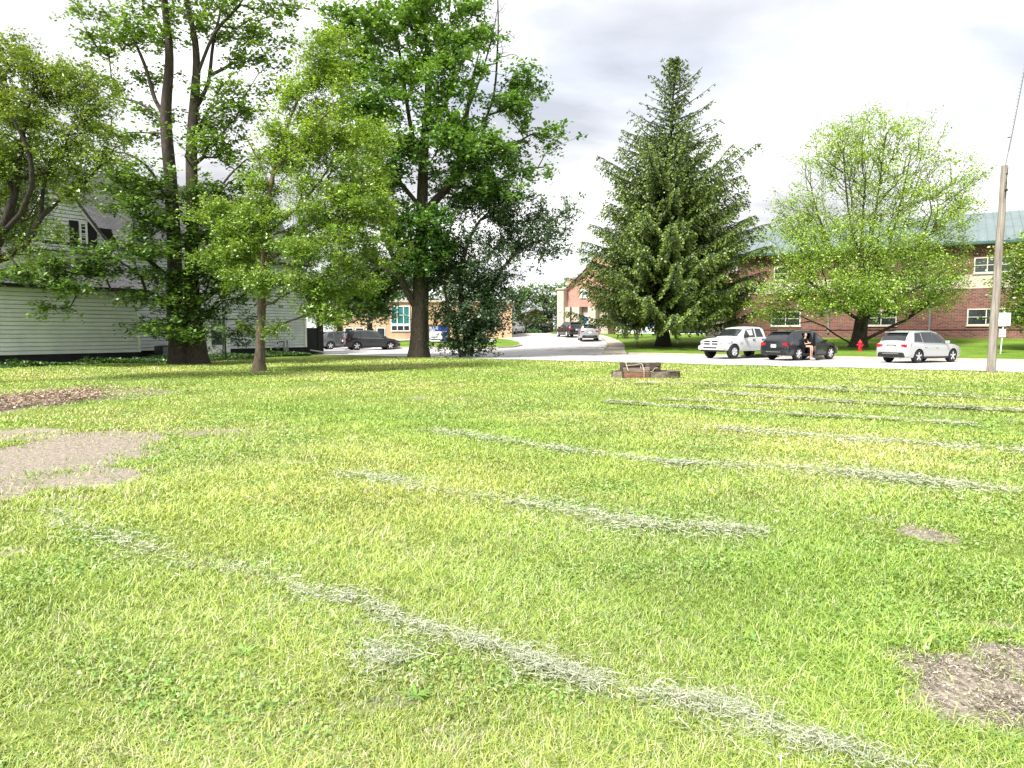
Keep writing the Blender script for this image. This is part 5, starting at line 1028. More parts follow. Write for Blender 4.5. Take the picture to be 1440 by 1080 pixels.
def make_suv(name, label, loc, rz, L=4.8, Wd=1.86, H=1.70, col=(.6, .6, .62), R=.36, clad=True, open_door=False, rails='grey_metal', slope=.30, belt=1.02, front_x=None, rear_x=None, cat='car', group=None, rough=.3, spokes=5, door_labels=True, tail_h=.0, metallic=.5):
    t = thing(name, label, cat, loc, rz, group); st = suv_stations(L, Wd, H, slope, 1.02 * belt / 1.02, belt); w = Wd / 2; q = L / 4.8
    rx, fx = (rear_x or .98 * q), (front_x or 3.88 * q); pm = paint(name + '_paint', col, rough, metallic)
    cuts = []
    if open_door: cuts = [((1.86 * q, -w + .30, .99), (.86, 1.2, 1.16))]
    b = loft_body(st, pm, (rx, fx), R, cuts); b.parent = t
    for xw in (rx, fx):
        for sd_ in (-1, 1): wheel(t, xw, sd_ * (w - .13), R, sd_, .235, spokes)
    for sd_ in (-1, 1):
        wins = [[(.62 * q, .14), (1.30 * q, .08), (1.30 * q, .93), (.86 * q, .90)], [(1.345 * q, .06), (2.235 * q, .05), (2.235 * q, .96), (1.345 * q, .95)], [(2.265 * q, .05), (3.18 * q, .05), (3.36 * q, .16), (2.86 * q, .93), (2.265 * q, .96)]]
        for i, wn in enumerate(wins):
            if open_door and sd_ < 0 and i == 1: continue
            m = MB(); panel(m, st, wn, .008, sd_); m.build('side_window', M['glass_car'], t)
        doors = [[(1.34 * q, -.05), (1.40 * q, -.55), (1.62 * q, -.93), (2.22 * q, -.93), (2.22 * q, -.04)], [(2.25 * q, -.93), (3.30 * q, -.93), (3.36 * q, -.06), (2.25 * q, -.04)]]
        for i, dn in enumerate(doors):
            if open_door and sd_ < 0 and i == 0: continue
            m = MB(); panel(m, st, dn, .009, sd_); dr = m.build('door', pm, t)
            hx = (1.52 if i == 0 else 2.45) * q; p = side_pt(st, hx, -.22, .03, sd_); m = MB(); m.box(p, (.2, .035, .035)); m.build('door_handle', M['chrome'] if not clad else pm, dr, bevel=.01)
        if clad:
            m = MB(); panel(m, st, [(rx + R * 1.12, -.995), (fx - R * 1.12, -.995), (fx - R * 1.12, -.86), (rx + R * 1.12, -.86)], .014, sd_); m.build('side_sill', M['black_plastic'], t)
        p = side_pt(st, 3.22 * q, .12, .0, sd_); m = MB(); m.box(p + Vector((0, sd_ * .12, .05)), (.12, .2, .15)); m.tube([p + Vector((.02, -sd_ * .02, -.03)), p + Vector((0, sd_ * .08, .02))], .025, 5); m.build('side_mirror', pm, t, bevel=.03)
        if clad and not open_door:
            m = MB(); m.tube([side_pt(st, x, t_, .012, sd_) for x, t_ in ((.58 * q, .12), (1.0 * q, .04), (2.2 * q, .0), (3.3 * q, .0))], .012, 4); m.tube([side_pt(st, x, t_, .012, sd_) for x, t_ in ((.80 * q, .95), (1.4 * q, 1.0), (2.2 * q, 1.0), (2.85 * q, .98), (3.38 * q, .12))], .012, 4); m.build('window_trim', M['chrome'], t)
        # tail lamp wrapping the corner
        m = MB(); panel(m, st, [(.05 * q, -.12 + tail_h), (.42 * q, .02 + tail_h), (.30 * q, -.22 + tail_h), (.07 * q, -.34 + tail_h)], .014, sd_)
        y0 = sd_ * (w * .92); m.add([(-.0 + .035, y0, belt * .98), (.035, y0 * .62, belt * .95), (.03, y0 * .64, belt * .86), (.03, y0, belt * .80), (.13, y0, belt * .98), (.13, y0 * .62, belt * .95), (.13, y0 * .64, belt * .86), (.13, y0, belt * .80)], [(0, 1, 2, 3), (4, 5, 1, 0), (3, 2, 6, 7), (1, 5, 6, 2)]); m.build('tail_light', M['tail_red'], t)
        m = MB(); panel(m, st, [(4.30 * q, -.10), (4.66 * q, -.16), (4.70 * q, -.42), (4.42 * q, -.34)], .014, sd_); m.build('headlight', M['lamp_clear'], t)
        if rails:
            P_ = [side_pt(st, x, 1.0, -.06, sd_) + Vector((0, 0, .075)) for x in np.linspace(.95 * q, 2.75 * q, 8)]; P_[0].z -= .05; P_[-1].z -= .05; m = MB(); m.tube(P_, .02, 5); m.build('roof_rail', M[rails], t)
    m = MB(); a = slope * q + .14; top_panel(m, st, .15, a, .95, .93, .016); m.build('rear_window', M['glass_car'], t)
    m = MB(); top_panel(m, st, 3.08 * q, 3.68 * q, .92, .93, .012); m.build('windshield', M['glass_car'], t)
    m = MB(); m.box((.02, 0, .42), (.12, Wd * .80, .22)); m.box((.0, 0, .54), (.1, Wd * .74, .05)); m.build('rear_bumper', M['black_plastic'], t, bevel=.03)
    m = MB(); m.box((-.035, 0, .50), (.02, Wd * .5, .035)); m.build('bumper_trim', M['chrome'], t)
    m = MB(); m.box((.012, 0, belt * .80), (.03, .34, .16)); m.build('licence_plate', M['white_paint'], t)
    m = MB(); m.box((.03, 0, belt * .92), (.05, .52, .04)); m.build('tailgate_trim', M['chrome'], t)
    m = MB(); m.box((slope * q + .12, 0, H - .075), (.34, Wd * .66, .035)); m.build('rear_spoiler', pm, t, bevel=.012)
    m = MB(); m.box((L - .03, 0, .62), (.06, Wd * .5, .26)); m.box((L - .02, 0, .36), (.06, Wd * .6, .14)); m.build('grille', M['black_plastic'], t, bevel=.02)
    m = MB(); m.tube([(.12, -.5, .29), (-.01, -.5, .29)], .035, 8); m.build('exhaust_pipe', M['chrome'], t)
    if open_door:
        # the opened rear door, hinged at its front edge and swung outward
        hx = 2.27 * q; m = MB(); hp = side_pt(st, hx, -.5, 0, -1); Md = Matrix.Rotation(math.radians(-44), 3, 'Z')
        ds = [(0, .32), (-.72, .32), (-.86, .62), (-.86, belt), (-.84, belt + .02), (-.70, H - .12), (0, H - .08)]
        m.prism(ds, -.05, .05); m.v = [tuple(Md.inverted() @ Vector(v) + Vector((hx, -w + .02, 0))) for v in m.v]; dr = m.build('rear_door', pm, t, bevel=.02)
        m = MB(); m.prism([(-.06, belt + .06), (-.78, belt + .06), (-.67, H - .18), (-.06, H - .15)], -.058, .058); m.v = [tuple(Md.inverted() @ Vector(v) + Vector((hx, -w + .02, 0))) for v in m.v]; m.build('door_window', M['glass_car'], dr)
        m = MB(); m.prism([(-.05, .36), (-.70, .36), (-.82, .64), (-.82, belt - .02), (-.05, belt - .02)], -.068, -.05); m.v = [tuple(Md.inverted() @ Vector(v) + Vector((hx, -w + .02, 0))) for v in m.v]; m.build('door_trim', M['interior'], dr)
        m = MB(); m.box((1.78 * q, -.42, .62), (.62, .62, .22)); m.box((1.5 * q, -.42, .98), (.16, .60, .66)); m.build('rear_seat', M['interior'], t, bevel=.05)
    return t
def place(px, s, heading_deg, L, zoff=.03):
    """ground point under the vehicle centre -> origin (rear bumper) for a heading measured right of straight ahead"""
    p = on_line_s(px, s); h = math.radians(heading_deg); f = Vector((math.sin(h), math.cos(h), 0)); o = p - f * L / 2
    return Vector((o.x, o.y, T(p.x, p.y) + zoff)), math.pi / 2 - h
o_, r_ = place(1291, 8.3, 64, 4.77)
make_suv('silver_car', 'bright silver suv with red tail lamps parked alone right of the red hydrant', o_, r_, 4.77, 1.84, 1.70, (.50, .51, .53), .36, rails='grey_metal', slope=.36, belt=1.03, rough=.35, metallic=.35)
o_, r_ = place(1124, 8.6, 58, 5.0)
cx_o, cx_r = o_, r_
dark_car = make_suv('grey_car', 'dark grey suv with its rear door open and a person sitting inside, beside the pickup', o_, r_, 5.0, 1.94, 1.72, (.03, .035, .042), .39, open_door=True, slope=.5, belt=1.04, rough=.25, spokes=7)
g1 = gnd(524, 491.5); 
def place_d(px, D, heading, L):
    a = at(px, 466, D); h = math.radians(heading); f = Vector((math.sin(h), math.cos(h), 0)); o = Vector((a.x, D, 0)) - f * L / 2; return Vector((o.x, o.y, T(a.x, D) + .03)), math.pi / 2 - h
o_, r_ = place_d(521, 62, 62, 5.1); make_suv('black_car', 'long black three-row suv parked left of the big maple trunk', o_, r_, 5.1, 1.98, 1.76, (.02, .021, .024), .38, slope=.22, belt=1.05, rough=.2)
o_, r_ = place_d(482, 64.5, 62, 4.6); make_suv('grey_car', 'small grey suv parked just behind the rear of the long black suv', o_, r_, 4.6, 1.84, 1.66, (.16, .175, .18), .36, slope=.4, belt=1.0, rough=.3)
o_, r_ = place_d(447, 67, 62, 4.5); make_suv('blue_car', 'blue car mostly hidden behind the black porch end of the white house', o_, r_, 4.5, 1.8, 1.5, (.05, .08, .2), .33, slope=.5, belt=.92, clad=False, rails=None)
o_, r_ = place_d(827, 70, 2, 4.7); make_suv('silver_car', 'silver suv seen from behind on the drive, nearest of its pair', o_, r_, 4.7, 1.88, 1.72, (.42, .44, .48), .37, slope=.26, belt=1.06, rough=.3)
o_, r_ = place_d(801, 79, -16, 4.8); make_suv('dark_car', 'dark suv on the drive ahead of the silver one, before the entrance pier', o_, r_, 4.8, 1.9, 1.72, (.03, .033, .04), .37, slope=.3, belt=1.04, rough=.25)
o_, r_ = place_d(722, 92, 200, 4.6); make_suv('white_car', 'white car with its hood toward the drive, half hidden by the dark leaning tree', o_, r_, 4.6, 1.82, 1.62, (.6, .6, .6), .34, slope=.3, belt=.98, rails=None, metallic=.1)

# --- white crew cab pickup
def make_pickup(loc, rz):
    t = thing('pickup_truck', 'white crew cab pickup truck parked nose out beside the dark grey suv', 'pickup truck', loc, rz)
    L, w, R = 5.85, 1.0, .44; pm = paint('pickup_white', (.62, .63, .64), .35, .0); B = 1.30
    st = [(0, w * .94, .56, B, B + .02, w * .90), (.05, w, .52, B, B + .02, w * .94), (1.0, w, .50, B, B + .02, w * .94), (1.86, w, .48, B, B + .02, w * .94), (1.90, w, .48, B, B + .05, w * .93), (2.02, w, .48, B, 1.84, w * .80), (2.2, w, .47, B, 1.93, w * .76), (3.0, w, .46, B - .01, 1.96, w * .76), (3.55, w, .46, B - .02, 1.90, w * .75), (3.75, w, .46, B - .02, 1.84, w * .74),
          (4.42, w, .46, B - .03, B + .03, w * .84), (4.6, w, .46, B - .04, B - .01, w * .86), (5.2, w * .99, .47, B - .10, B - .05, w * .84), (5.55, w * .96, .50, B - .17, B - .12, w * .80), (5.70, w * .92, .55, B - .26, B - .21, w * .78), (5.74, w * .88, .60, B - .36, B - .33, w * .76)]
    b = loft_body(st, pm, (1.18, 4.85), R, [((.94, 0, 1.2), (1.66, 1.62, .9))], .46); b.parent = t
    for xw in (1.18, 4.85):
        for sd_ in (-1, 1): wheel(t, xw, sd_ * (w - .12), R, sd_, .28, 5, .56)
    for sd_ in (-1, 1):
        for wn in ([(2.16, .06), (2.82, .05), (2.82, .92), (2.30, .90)], [(2.94, .05), (3.96, .05), (4.02, .14), (3.62, .90), (2.94, .92)]):
            m = MB(); panel(m, st, wn, .008, sd_); m.build('side_window', M['glass_car'], t)
        for i, dn in enumerate(([(2.06, -.04), (2.06, -.75), (2.2, -.93), (2.86, -.93), (2.86, -.03)], [(2.89, -.93), (4.02, -.93), (4.12, -.04), (2.89, -.03)])):
            m = MB(); panel(m, st, dn, .010, sd_); dr = m.build('door', pm, t); p = side_pt(st, 2.22 if i == 0 else 3.08, -.16, .03, sd_); m = MB(); m.box(p, (.22, .04, .045)); m.build('door_handle', M['black_plastic'], dr)
        p = side_pt(st, 3.95, .1, 0, sd_); m = MB(); m.box(p + Vector((.02, sd_ * .17, .06)), (.12, .24, .2)); m.tube([p + Vector((0, -sd_ * .03, 0)), p + Vector((0, sd_ * .1, .03))], .03, 5); m.build('side_mirror', M['black_plastic'], t, bevel=.03)
        m = MB(); m.add([(5.755, sd_ * .86, 1.08), (5.775, sd_ * .60, 1.10), (5.80, sd_ * .60, .93), (5.78, sd_ * .86, .95), (5.45, sd_ * .975, 1.10), (5.45, sd_ * .985, .97)], [(0, 1, 2, 3), (0, 3, 5, 4)]); m.build('headlight', M['lamp_clear'], t)
        # weathered decal marks on the front wing, badge on the door
        m = MB(); 
        for (a, b_, c_, d_) in ((5.02, -.20, 5.20, -.34), (5.06, -.14, 5.10, -.22), (5.24, -.26, 5.36, -.36), (5.40, -.24, 5.44, -.34), (4.98, -.30, 5.0, -.38)): panel(m, st, [(a, b_), (c_, b_ + .02), (c_, d_), (a, d_)], .012, sd_)
        m.build('fender_decal', M['ink'], t)
        m = MB(); panel(m, st, [(4.1, -.34), (4.34, -.34), (4.32, -.45), (4.12, -.45)], .013, sd_); m.build('badge', M['ink'], t)
    m = MB(); top_panel(m, st, 3.80, 4.38, .94, .92, .012, 6); m.build('windshield', M['glass_car'], t)
    m = MB(); top_panel(m, st, 1.925, 2.0, .9, .9, .012, 6); m.build('rear_window', M['glass_car'], t)
    # upright white grille with four dark slots
    m = MB(); m.box((5.74, 0, .98), (.14, 1.22, .36)); g = m.build('grille', pm, t, bevel=.03)
    for y in (-.30, .30):
        for z in (1.065, .905): m = MB(); m.box((5.812, y, z), (.02, .46, .085)); m.build('grille_slot', M['black_plastic'], g)
    m = MB(); m.box((5.76, 0, .66), (.24, 1.94, .26)); fb = m.build('front_bumper', pm, t, bevel=.06)
    m = MB(); m.box((5.885, 0, .68), (.02, 1.05, .075)); m.build('bumper_slot', M['black_plastic'], fb)
    m = MB(); m.box((5.66, 0, .49), (.2, 1.7, .10)); m.build('air_dam', M['black_plastic'], t)
    m = MB(); m.box((-.08, 0, .62), (.2, 1.9, .2)); m.build('rear_bumper', M['chrome'], t, bevel=.03)
    for sd_ in (-1, 1): m = MB(); m.box((.0, sd_ * .9, 1.05), (.06, .14, .38)); m.build('tail_light', M['tail_red'], t)
    m = MB(); m.box((2.9, 0, .5), (4.6, .7, .14)); m.build('chassis', M['black_plastic'], t)
    return t
h = 238; p = on_line_s(1043, 9.6); hr = math.radians(h); f = Vector((math.sin(hr), math.cos(hr), 0)); o_ = p - f * 2.9
make_pickup(Vector((o_.x, o_.y, .03)), math.pi / 2 - hr)

# ------------------------------------------------------------------ seated person in the open door
def skin_figure(name, joints, edges, mat_, parent, sub=1):
    me = bpy.data.meshes.new(name); me.from_pydata([j[0] for j in joints], edges, []); o = bpy.data.objects.new(name, me); C.objects.link(o)
    md = o.modifiers.new('skin', 'SKIN'); md.use_smooth_shade = True
    if not me.skin_vertices: 
        bpy.context.view_layer.objects.active = o
    lay = me.skin_vertices[0].data if me.skin_vertices else None
    if lay is None: raise RuntimeError('no skin layer')
    for i, j in enumerate(joints): lay[i].radius = (j[1], j[2] if len(j) > 2 else j[1])
    lay[0].use_root = True
    sb = o.modifiers.new('sub', 'SUBSURF'); sb.levels = sub; sb.render_levels = sub
    dg = bpy.context.evaluated_depsgraph_get(); m2 = bpy.data.meshes.new_from_object(o.evaluated_get(dg)); o.modifiers.clear(); o.data = m2; m2.materials.clear(); m2.materials.append(mat_)
    m2.polygons.foreach_set('use_smooth', [True] * len(m2.polygons)); o.parent = parent; return o
# local frame: faces -y (toward the camera), sits at z .76
fz = math.radians(58); right_of_car = Vector((math.cos(fz), -math.sin(fz), 0)); fwd = Vector((math.sin(fz), math.cos(fz), 0))
seat_p = cx_o + fwd * 1.92 + right_of_car * .68
pt = thing('person', 'person in black clothes seated sideways in the open rear doorway of the suv', 'person', (seat_p.x, seat_p.y, .03), math.atan2(right_of_car.y, right_of_car.x) + math.pi / 2)
J = [((0, .05, .84), .10, .085), ((0, .04, 1.0), .085, .07), ((0, -.0, 1.18), .10, .07), ((0, -.02, 1.27), .06, .05), ((0, -.04, 1.33), .042), ((0, -.05, 1.40), .062, .07), ((0, -.055, 1.48), .072, .085), ((0, -.045, 1.55), .05, .06)]
ed = [(i, i + 1) for i in range(7)]
def addchain(start, pts):
    a = start
    for p_ in pts: J.append(p_); ed.append((a, len(J) - 1)); a = len(J) - 1
    return a
for sx in (-1, 1):
    k = addchain(0, [((sx * .09, -.03, .80), .085), ((sx * .10, -.25, .80), .072), ((sx * .09, -.44, .80), .055), ((sx * .07, -.47, .60), .052), ((sx * .05, -.44, .35), .038), ((sx * .05, -.44, .17), .03), ((sx * .05, -.50, .13), .032), ((sx * .055, -.60, .10), .028)])
    k = addchain(2, [((sx * .16, -.01, 1.22), .05), ((sx * .20, -.06, 1.06), .038), ((sx * .20, -.16, .95), .032), ((sx * .10, -.29, .98), .024), ((sx * .05, -.33, 1.0), .022, .014)])
    for q in range(4): addchain(k, [((sx * (.035 - .02 * q * .3), -.36 - .004 * q, 1.02 - .016 * q), .008), ((sx * (.01), -.385 + .006 * abs(q - 1.5), 1.03 - .017 * q), .007), ((sx * (-.005), -.375, 1.025 - .017 * q), .006)])
    addchain(k, [((sx * .05, -.345, 1.03), .009), ((sx * .035, -.36, 1.05), .007)])
skin_figure('body', J, ed, M['skin'], pt, 2)
top = [((0, .05, .86), .135, .12), ((0, .04, 1.0), .122, .10), ((0, 0, 1.18), .145, .105), ((0, -.02, 1.26), .085, .065), ((.17, -.01, 1.22), .062), ((.2, -.05, 1.10), .052), ((-.17, -.01, 1.22), .062), ((-.2, -.05, 1.10), .052)]
skin_figure('black_top', top, [(0, 1), (1, 2), (2, 3), (2, 4), (4, 5), (2, 6), (6, 7)], M['black_cloth'], pt, 1)
skin_figure('shorts', [((0, .06, .86), .13, .12), ((.09, -.03, .81), .10), ((.1, -.22, .81), .088), ((-.09, -.03, .81), .10), ((-.1, -.22, .81), .088)], [(0, 1), (1, 2), (0, 3), (3, 4)], M['black_cloth'], pt, 1)
skin_figure('hair', [((0, -.005, 1.50), .085, .085), ((0, .02, 1.57), .07, .075), ((0, .05, 1.42), .07, .05), ((.03, .06, 1.30), .05, .03), ((0, -.05, 1.59), .05, .04)], [(0, 1), (0, 2), (2, 3), (1, 4)], M['hair'], pt, 1)
m = MB()
for sx in (-1, 1): m.box((sx * .05, -.54, .085), (.085, .25, .06))
m.build('shoe', M['shoe'], pt, bevel=.02)
m = MB()
for sx in (-1, 1): m.lathe([(.004, -.136), (.011, -.132), (.004, -.126)], 8, 0, 'Y', (sx * .028, 0, 1.475))
m.build('eye', M['ink_black'], pt)

# ------------------------------------------------------------------ street things
g = gnd(1209, 497); t = thing('fire_hydrant', 'red fire hydrant on the grass edge in front of the spreading light green tree', 'hydrant', (g.x, g.y, T(g.x, g.y) + .15))
m = MB(); m.lathe([(.17, 0), (.17, .05), (.115, .06), (.115, .12), (.12, .14), (.105, .5), (.15, .52), (.15, .56), (.13, .58), (.12, .64), (.07, .72), (.03, .75), (.03, .80), (.0, .80)], 22); m.build('barrel', M['hydrant'], t, smooth=False); 
m = MB()
m.lathe([(.055, -.22), (.065, -.2), (.065, -.15), (.05, -.1), (.05, .1), (.065, .15), (.065, .2), (.055, .22)], 14, 0, 'X', (0, 0, .42)); m.build('side_outlet', M['hydrant'], t)
m = MB(); m.lathe([(.07, -.2), (.08, -.17), (.08, -.12), (.06, 0)], 16, 0, 'Y', (0, 0, .36)); m.build('front_outlet', M['hydrant'], t)
g = gnd(1198, 490); t = MB(); t.lathe([(.0, 0), (.30, .0), (.36, .08), (.33, .2), (.2, .27), (0, .28)], 14); t.v = [(x * 1.35 + .05 * math.sin(9 * y), y * .8 + .04 * math.sin(7 * x), z + .12 * x + .02 * math.sin(11 * x + 5 * y)) for x, y, z in t.v]
o = t.build('rock', M['rock'], None, (g.x, g.y, T(g.x, g.y) + .1)); tag(o, 'pale flat rock lying left of the hydrant at the foot of the spreading tree', 'rock'); smooth_angle(o, .8)
# utility pole and cable
b0 = gnd(1393, 524); b0 = Vector((b0.x, b0.y, 0)); tp_ = at(1413, 233, b0.y)
t = thing('utility_pole', 'weathered wooden utility pole leaning slightly right at the lawn edge', 'utility pole', b0)
m = MB(); n_ = 14; ps = [Vector((0, 0, -.3)).lerp(tp_ - b0, i / n_) + Vector((.012 * math.sin(i * 1.3), 0, 0)) for i in range(n_ + 1)]; m.tube(ps, [.165 - .045 * i / n_ for i in range(n_ + 1)], 18); o = m.build('post', M['pole'], t, smooth=False); smooth_angle(o, .9)
m = MB(); q_ = tp_ - b0
m.tube([q_ + Vector((-.0, -.13, -.35)), q_ + Vector((0, -.18, -.35))], .03, 8); m.tube([q_ + Vector((0, -.13, -1.0)), q_ + Vector((0, -.2, -1.0))], .05, 8); m.tube([q_ + Vector((0, -.13, -.7)), q_ + Vector((0, -.16, -.7))], .025, 8); m.build('bolt', M['dark_metal'], t)
m = MB(); m.tube([q_ + Vector((.05, -.13, -.1)), q_ + Vector((.0, -.15, -.6)), q_ + Vector((-.02, -.15, -1.3))], .012, 5); m.build('ground_wire', M['dark_metal'], t)
e1 = at(1414, 232, b0.y); e2 = at(1475, -90, 17.0); pts = []
for i in range(121): f_ = i / 120; p_ = e1.lerp(e2, f_); p_.z -= .25 * math.sin(math.pi * f_); pts.append(p_)
m = MB(); m.tube(pts, .011, 5); o = m.build('wire', M['grey_metal'], None); t = thing('overhead_cable', 'thin overhead cable with spiral wrap rising right from the utility pole top', 'cable', e1); o.parent = t; o.location = -e1
m = MB(); d_ = (e2 - e1).normalized(); uu = d_.orthogonal().normalized(); vv = d_.cross(uu); m.tube([pts[14] .lerp(pts[119], i / 500) + (uu * math.cos(i * .62) + vv * math.sin(i * .62)) * .03 for i in range(501)], .006, 4); m.lathe([(.04, -.02), (.06, 0), (.04, .02)], 8, 0, 'Z', pts[26] + Vector((-.08, 0, 0))); o = m.build('spiral_wrap', M['grey_metal'], t); o.location = -e1
# text helper
def text(body, size, parent, loc, rot, mat_, name='lettering'):
    cu = bpy.data.curves.new(name, 'FONT'); cu.body = body; cu.size = size; cu.align_x = 'CENTER'; cu.align_y = 'CENTER'; cu.extrude = .004
    o = bpy.data.objects.new(name, cu); C.objects.link(o); dg = bpy.context.evaluated_depsgraph_get(); me = bpy.data.meshes.new_from_object(o.evaluated_get(dg)); bpy.data.objects.remove(o)
    me.materials.clear(); me.materials.append(M[mat_]); o = bpy.data.objects.new(name, me); C.objects.link(o); o.parent = parent; o.location = loc; o.rotation_euler = rot; return o
g = gnd(1406.5, 501); D = g.y; zb = T(g.x, g.y) + .15
t = thing('street_sign', 'white sign post with two plates just right of the utility pole', 'sign', (g.x, g.y, zb))
def sz(py): return at(1410, py, D).z - zb
def sx_(px): return at(px, 470, D).x - g.x
m = MB(); m.tube([(0, 0, -.2), (sx_(1411) - .0, 0, sz(438))], .035, 6); m.build('post', M['white_paint'], t)
m = MB(); m.box(((sx_(1399) + sx_(1419)) / 2, -.06, (sz(440) + sz(458)) / 2), (sx_(1419) - sx_(1399), .03, sz(440) - sz(458))); pl_ = m.build('notice_plate', M['white_paint'], t, bevel=.008)
m = MB(); m.box((sx_(1408.5), -.06, (sz(463) + sz(474)) / 2), (sx_(1413.5) - sx_(1404), .03, sz(463) - sz(474))); p2 = m.build('small_plate', M['white_paint'], t, bevel=.008)
R90 = (math.radians(90), 0, 0); ZT, ZB_ = sz(440), sz(458)
m = MB(); cxp = sx_(1409)
for z_, x_, w_ in ((.87, -.1, .56), (.76, -.1, .56), (.60, -.16, .26), (.50, -.16, .18), (.34, -.16, .26)): m.box((cxp + x_, -.079, ZB_ + (ZT - ZB_) * z_), (w_, .006, .028))
m.build('notice_lines', M['ink'], pl_); text('N', .20, pl_, (cxp + .27, -.08, ZB_ + .33), R90, 'ink_teal'); text('1', .13, pl_, (cxp + .08, -.08, ZB_ + .46), R90, 'ink'); text('2', .13, pl_, (cxp + .08, -.08, ZB_ + .2), R90, 'ink')
text('NO', .11, p2, (sx_(1408.5), -.08, sz(467)), R90, 'ink_red'); text('PARKING', .085, p2, (sx_(1408.5), -.08, sz(470.5)), R90, 'ink_red')
# small sign in front of the spruce
g = gnd(895.5, 488.5); D = g.y; zb = T(g.x, g.y) + .15; t = thing('street_sign', 'small parking sign on a thin stake left of the spruce trunk', 'sign', (g.x, g.y, zb))
m = MB(); m.tube([(0, 0, -.1), (0, 0, at(895, 459, D).z - zb)], .03, 6); m.build('post', M['dark_metal'], t)
m = MB(); zc = at(895, 475, D).z - zb; m.box((0, -.05, zc), (.28, .03, .3)); m.build('small_plate', M['white_paint'], t); m = MB(); m.box((0, -.05, zc + .65), (.2, .03, .85)); p_ = m.build('tall_plate', M['white_paint'], t)
m = MB()
for i in range(4): m.box((0, -.07, zc + .35 + i * .2), (.12, .006, .05))
m.build('red_marks', M['ink_red'], p_)
g = gnd(691, 489.5); D = g.y; zb = T(g.x, g.y) + .15; t = thing('street_sign', 'low white arrow sign on a post at the right of the grass island', 'sign', (g.x, g.y, zb))
m = MB(); m.tube([(0, 0, -.1), (0, 0, at(691, 478, D).z - zb)], .035, 6); m.build('post', M['dark_metal'], t); m = MB(); m.box((0, -.05, at(691, 479, D).z - zb), (.85, .03, .22)); m.build('plate', M['white_paint'], t)
m = MB(); m.box((0, -.07, at(691, 479, D).z - zb), (.5, .006, .04)); m.add([(.25, -.073, at(691, 479, D).z - zb + .08), (.25, -.073, at(691, 479, D).z - zb - .08), (.36, -.073, at(691, 479, D).z - zb)], [(0, 1, 2)]); m.build('arrow', M['ink_black'], t, fix=False)
# marquee sign on the island
g = gnd(616, 484.5); D = g.y; zb = T(g.x, g.y) + .15; t = thing('marquee_sign', 'brown framed marquee sign with blue header and white letter board between maple and dark tree', 'sign', (g.x, g.y, zb))
def mz_(py): return at(616, py, D).z - zb
def mx_(px): return at(px, 470, D).x - g.x
m = MB(); fr = M['wood_dark']
m.box((mx_(602.5), 0, mz_(457) / 2 - .1), (.16, .3, mz_(457) + .2)); m.box((mx_(631.5), 0, mz_(457) / 2 - .1), (.16, .3, mz_(457) + .2)); m.box((mx_(617), 0, mz_(457)), (mx_(632.5) - mx_(601.5), .34, .12)); m.box((mx_(617), 0, mz_(481)), (mx_(631) - mx_(603), .3, .1)); m.build('frame', fr, t)
m = MB(); m.box((mx_(617), 0, (mz_(466) + mz_(458)) / 2), (mx_(630.5) - mx_(603.5), .2, mz_(458) - mz_(466))); hd = m.build('blue_header', M['navy'], t)
m = MB(); m.box((mx_(612.5), 0, (mz_(480) + mz_(466.3)) / 2), (mx_(622) - mx_(603.5), .2, mz_(466.3) - mz_(480))); bd = m.build('letter_board', M['white_paint'], t)
m = MB(); m.box((mx_(626.5), 0, (mz_(480) + mz_(466.3)) / 2), (mx_(630.5) - mx_(622.4), .2, mz_(466.3) - mz_(480))); m.build('side_panel', M['navy'], t)
text('BLUE', .42, hd, (mx_(610), -.105, (mz_(459.7) + mz_(463)) / 2), R90, 'white_paint'); m = MB(); m.box((mx_(608), -.105, mz_(464.4)), (.5, .01, .07)); m.build('header_line', M['white_paint'], hd)
m = MB()
for j, (zp_, k) in enumerate(((474, 6), (477.3, 9))):
    for i in range(k): m.box((mx_(606.5 + i * 1.55), -.105, mz_(zp_)), (.07 + .03 * ((i * 7) % 3), .01, .12))
m.build('board_letters', M['ink_black'], bd)

# --- raised timber planter on the lawn
g = gnd(911, 532); D = g.y; t = thing('timber_planter', 'weathered two-tier raised planter of reddish and grey timbers standing on the open lawn', 'planter', (g.x, g.y, 0))
def lx(px, off=0): return at(px, 470, D + off).x - g.x
def plank(name, a, b_, z0_, h_, th, mt, wob_=.0):
    a, b_ = Vector(a), Vector(b_); c = (a + b_) / 2; d = b_ - a; m = MB(); m.box((c.x, c.y, z0_ + h_ / 2), (d.length, th, h_), rz=math.atan2(d.y, d.x)); o = m.build(name, M[mt], t, bevel=.008); return o
y0 = .0; fr_ = lx(878), lx(913); rt = lx(941), lx(957); lf = lx(864)
plank('timber', (lx(876), 0), (lx(914), 0), 0, .23, .06, 'wood_red'); plank('timber', (lx(914), -.02), (lx(942), .12), 0, .22, .05, 'wood_grey'); plank('timber', (lx(941), 0), (lx(957), .16), 0, .25, .05, 'wood_grey'); plank('timber', (lx(864), .45), (lx(876), .02), .0, .22, .05, 'wood_grey')
plank('timber', (lx(957), .2), (lx(952, 1), 1.3), 0, .25, .06, 'wood_dark'); plank('timber', (lx(864), .48), (lx(872, 1), 1.35), 0, .22, .06, 'wood_dark'); plank('timber', (lx(872, 1), 1.35), (lx(952, 1), 1.3), 0, .24, .06, 'wood_dark')
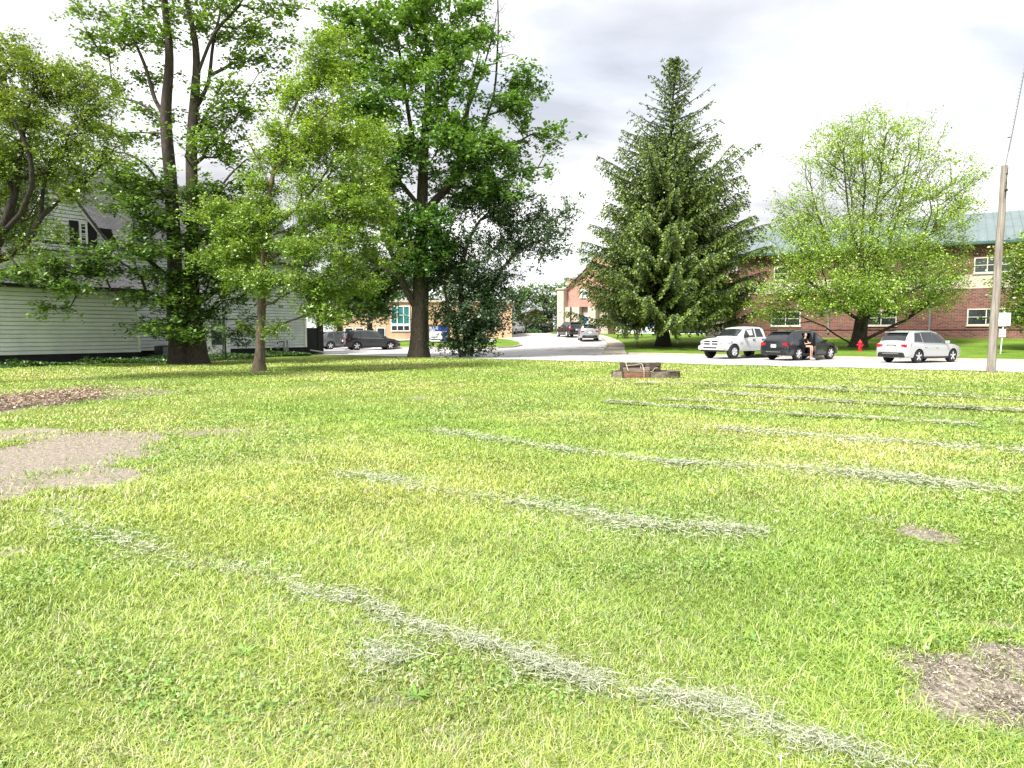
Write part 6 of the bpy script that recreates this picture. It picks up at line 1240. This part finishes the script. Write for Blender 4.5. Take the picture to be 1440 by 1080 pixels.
for px, y_ in ((876, -.04), (941.5, -.04), (957.5, .14), (864, .42), (914, -.05)): m = MB(); m.box((lx(px), y_, .13), (.05, .05, .27)); m.build('stake', M['wood_dark'], t)
# top boards and cap rail
m = MB(); m.box((lx(895), .02, .245), (lx(915) - lx(875), .12, .025)); m.build('cap_rail', M['wood_grey'], t, bevel=.004)
m = MB(); m.box((lx(949), .1, .265), (lx(958) - lx(940), .26, .03), rz=.3); m.build('cap_rail', M['wood_grey'], t, bevel=.004)
m = MB(); m.box(((lx(880) + lx(940)) / 2, .72, .12), (lx(940) - lx(868), 1.0, .2)); m.build('soil', mat('planter_soil', (.12, .09, .07), (.05, .04, .03), 12, 1, .6), t, bevel=.05)
# upper tier, two stacked boxes with rough timbers
for z_, a, b_, y_, mt in ((.25, 879, 917, .35, 'wood_grey'), (.41, 879, 909, .36, 'wood_dark'), (.28, 917, 932, .42, 'wood_dark'), (.42, 917, 932, .43, 'wood_dark')): plank('timber', (lx(a), y_), (lx(b_), y_ + random.uniform(-.02, .03)), z_, .135, .09, mt)
for px, y_ in ((879, .6), (909, .62), (932, .66)): plank('timber', (lx(px), y_ - .25), (lx(px), y_ + .3), .26, .28, .08, 'wood_dark')
plank('timber', (lx(879), .92), (lx(932), .95), .26, .27, .08, 'wood_dark')
m = MB(); m.box((lx(905), .65, .38), (lx(930) - lx(882), .5, .24)); m.build('upper_soil', bpy.data.materials['planter_soil'], t, bevel=.05)
m = MB()
for P_ in ([(lx(884), -.08, .27), (lx(883), .1, .40), (lx(882), .25, .58)], [(lx(906), -.09, .0), (lx(906), -.07, .3), (lx(905), .2, .50)], [(lx(882), .26, .45), (lx(895), .27, .47), (lx(905), .25, .53)], [(lx(914), -.05, .24), (lx(918), -.1, .27), (lx(921), -.05, .37), (lx(925), -.03, .38)], [(lx(903), .2, .44), (lx(903), .18, .36), (lx(908), .2, .36)]): m.tube(P_, .014, 5)
m.build('dead_vine', M['straw_stem'] if 'straw_stem' in M else mat('dead_stem', (.5, .43, .34), (.35, .28, .2), 9, .9), t)
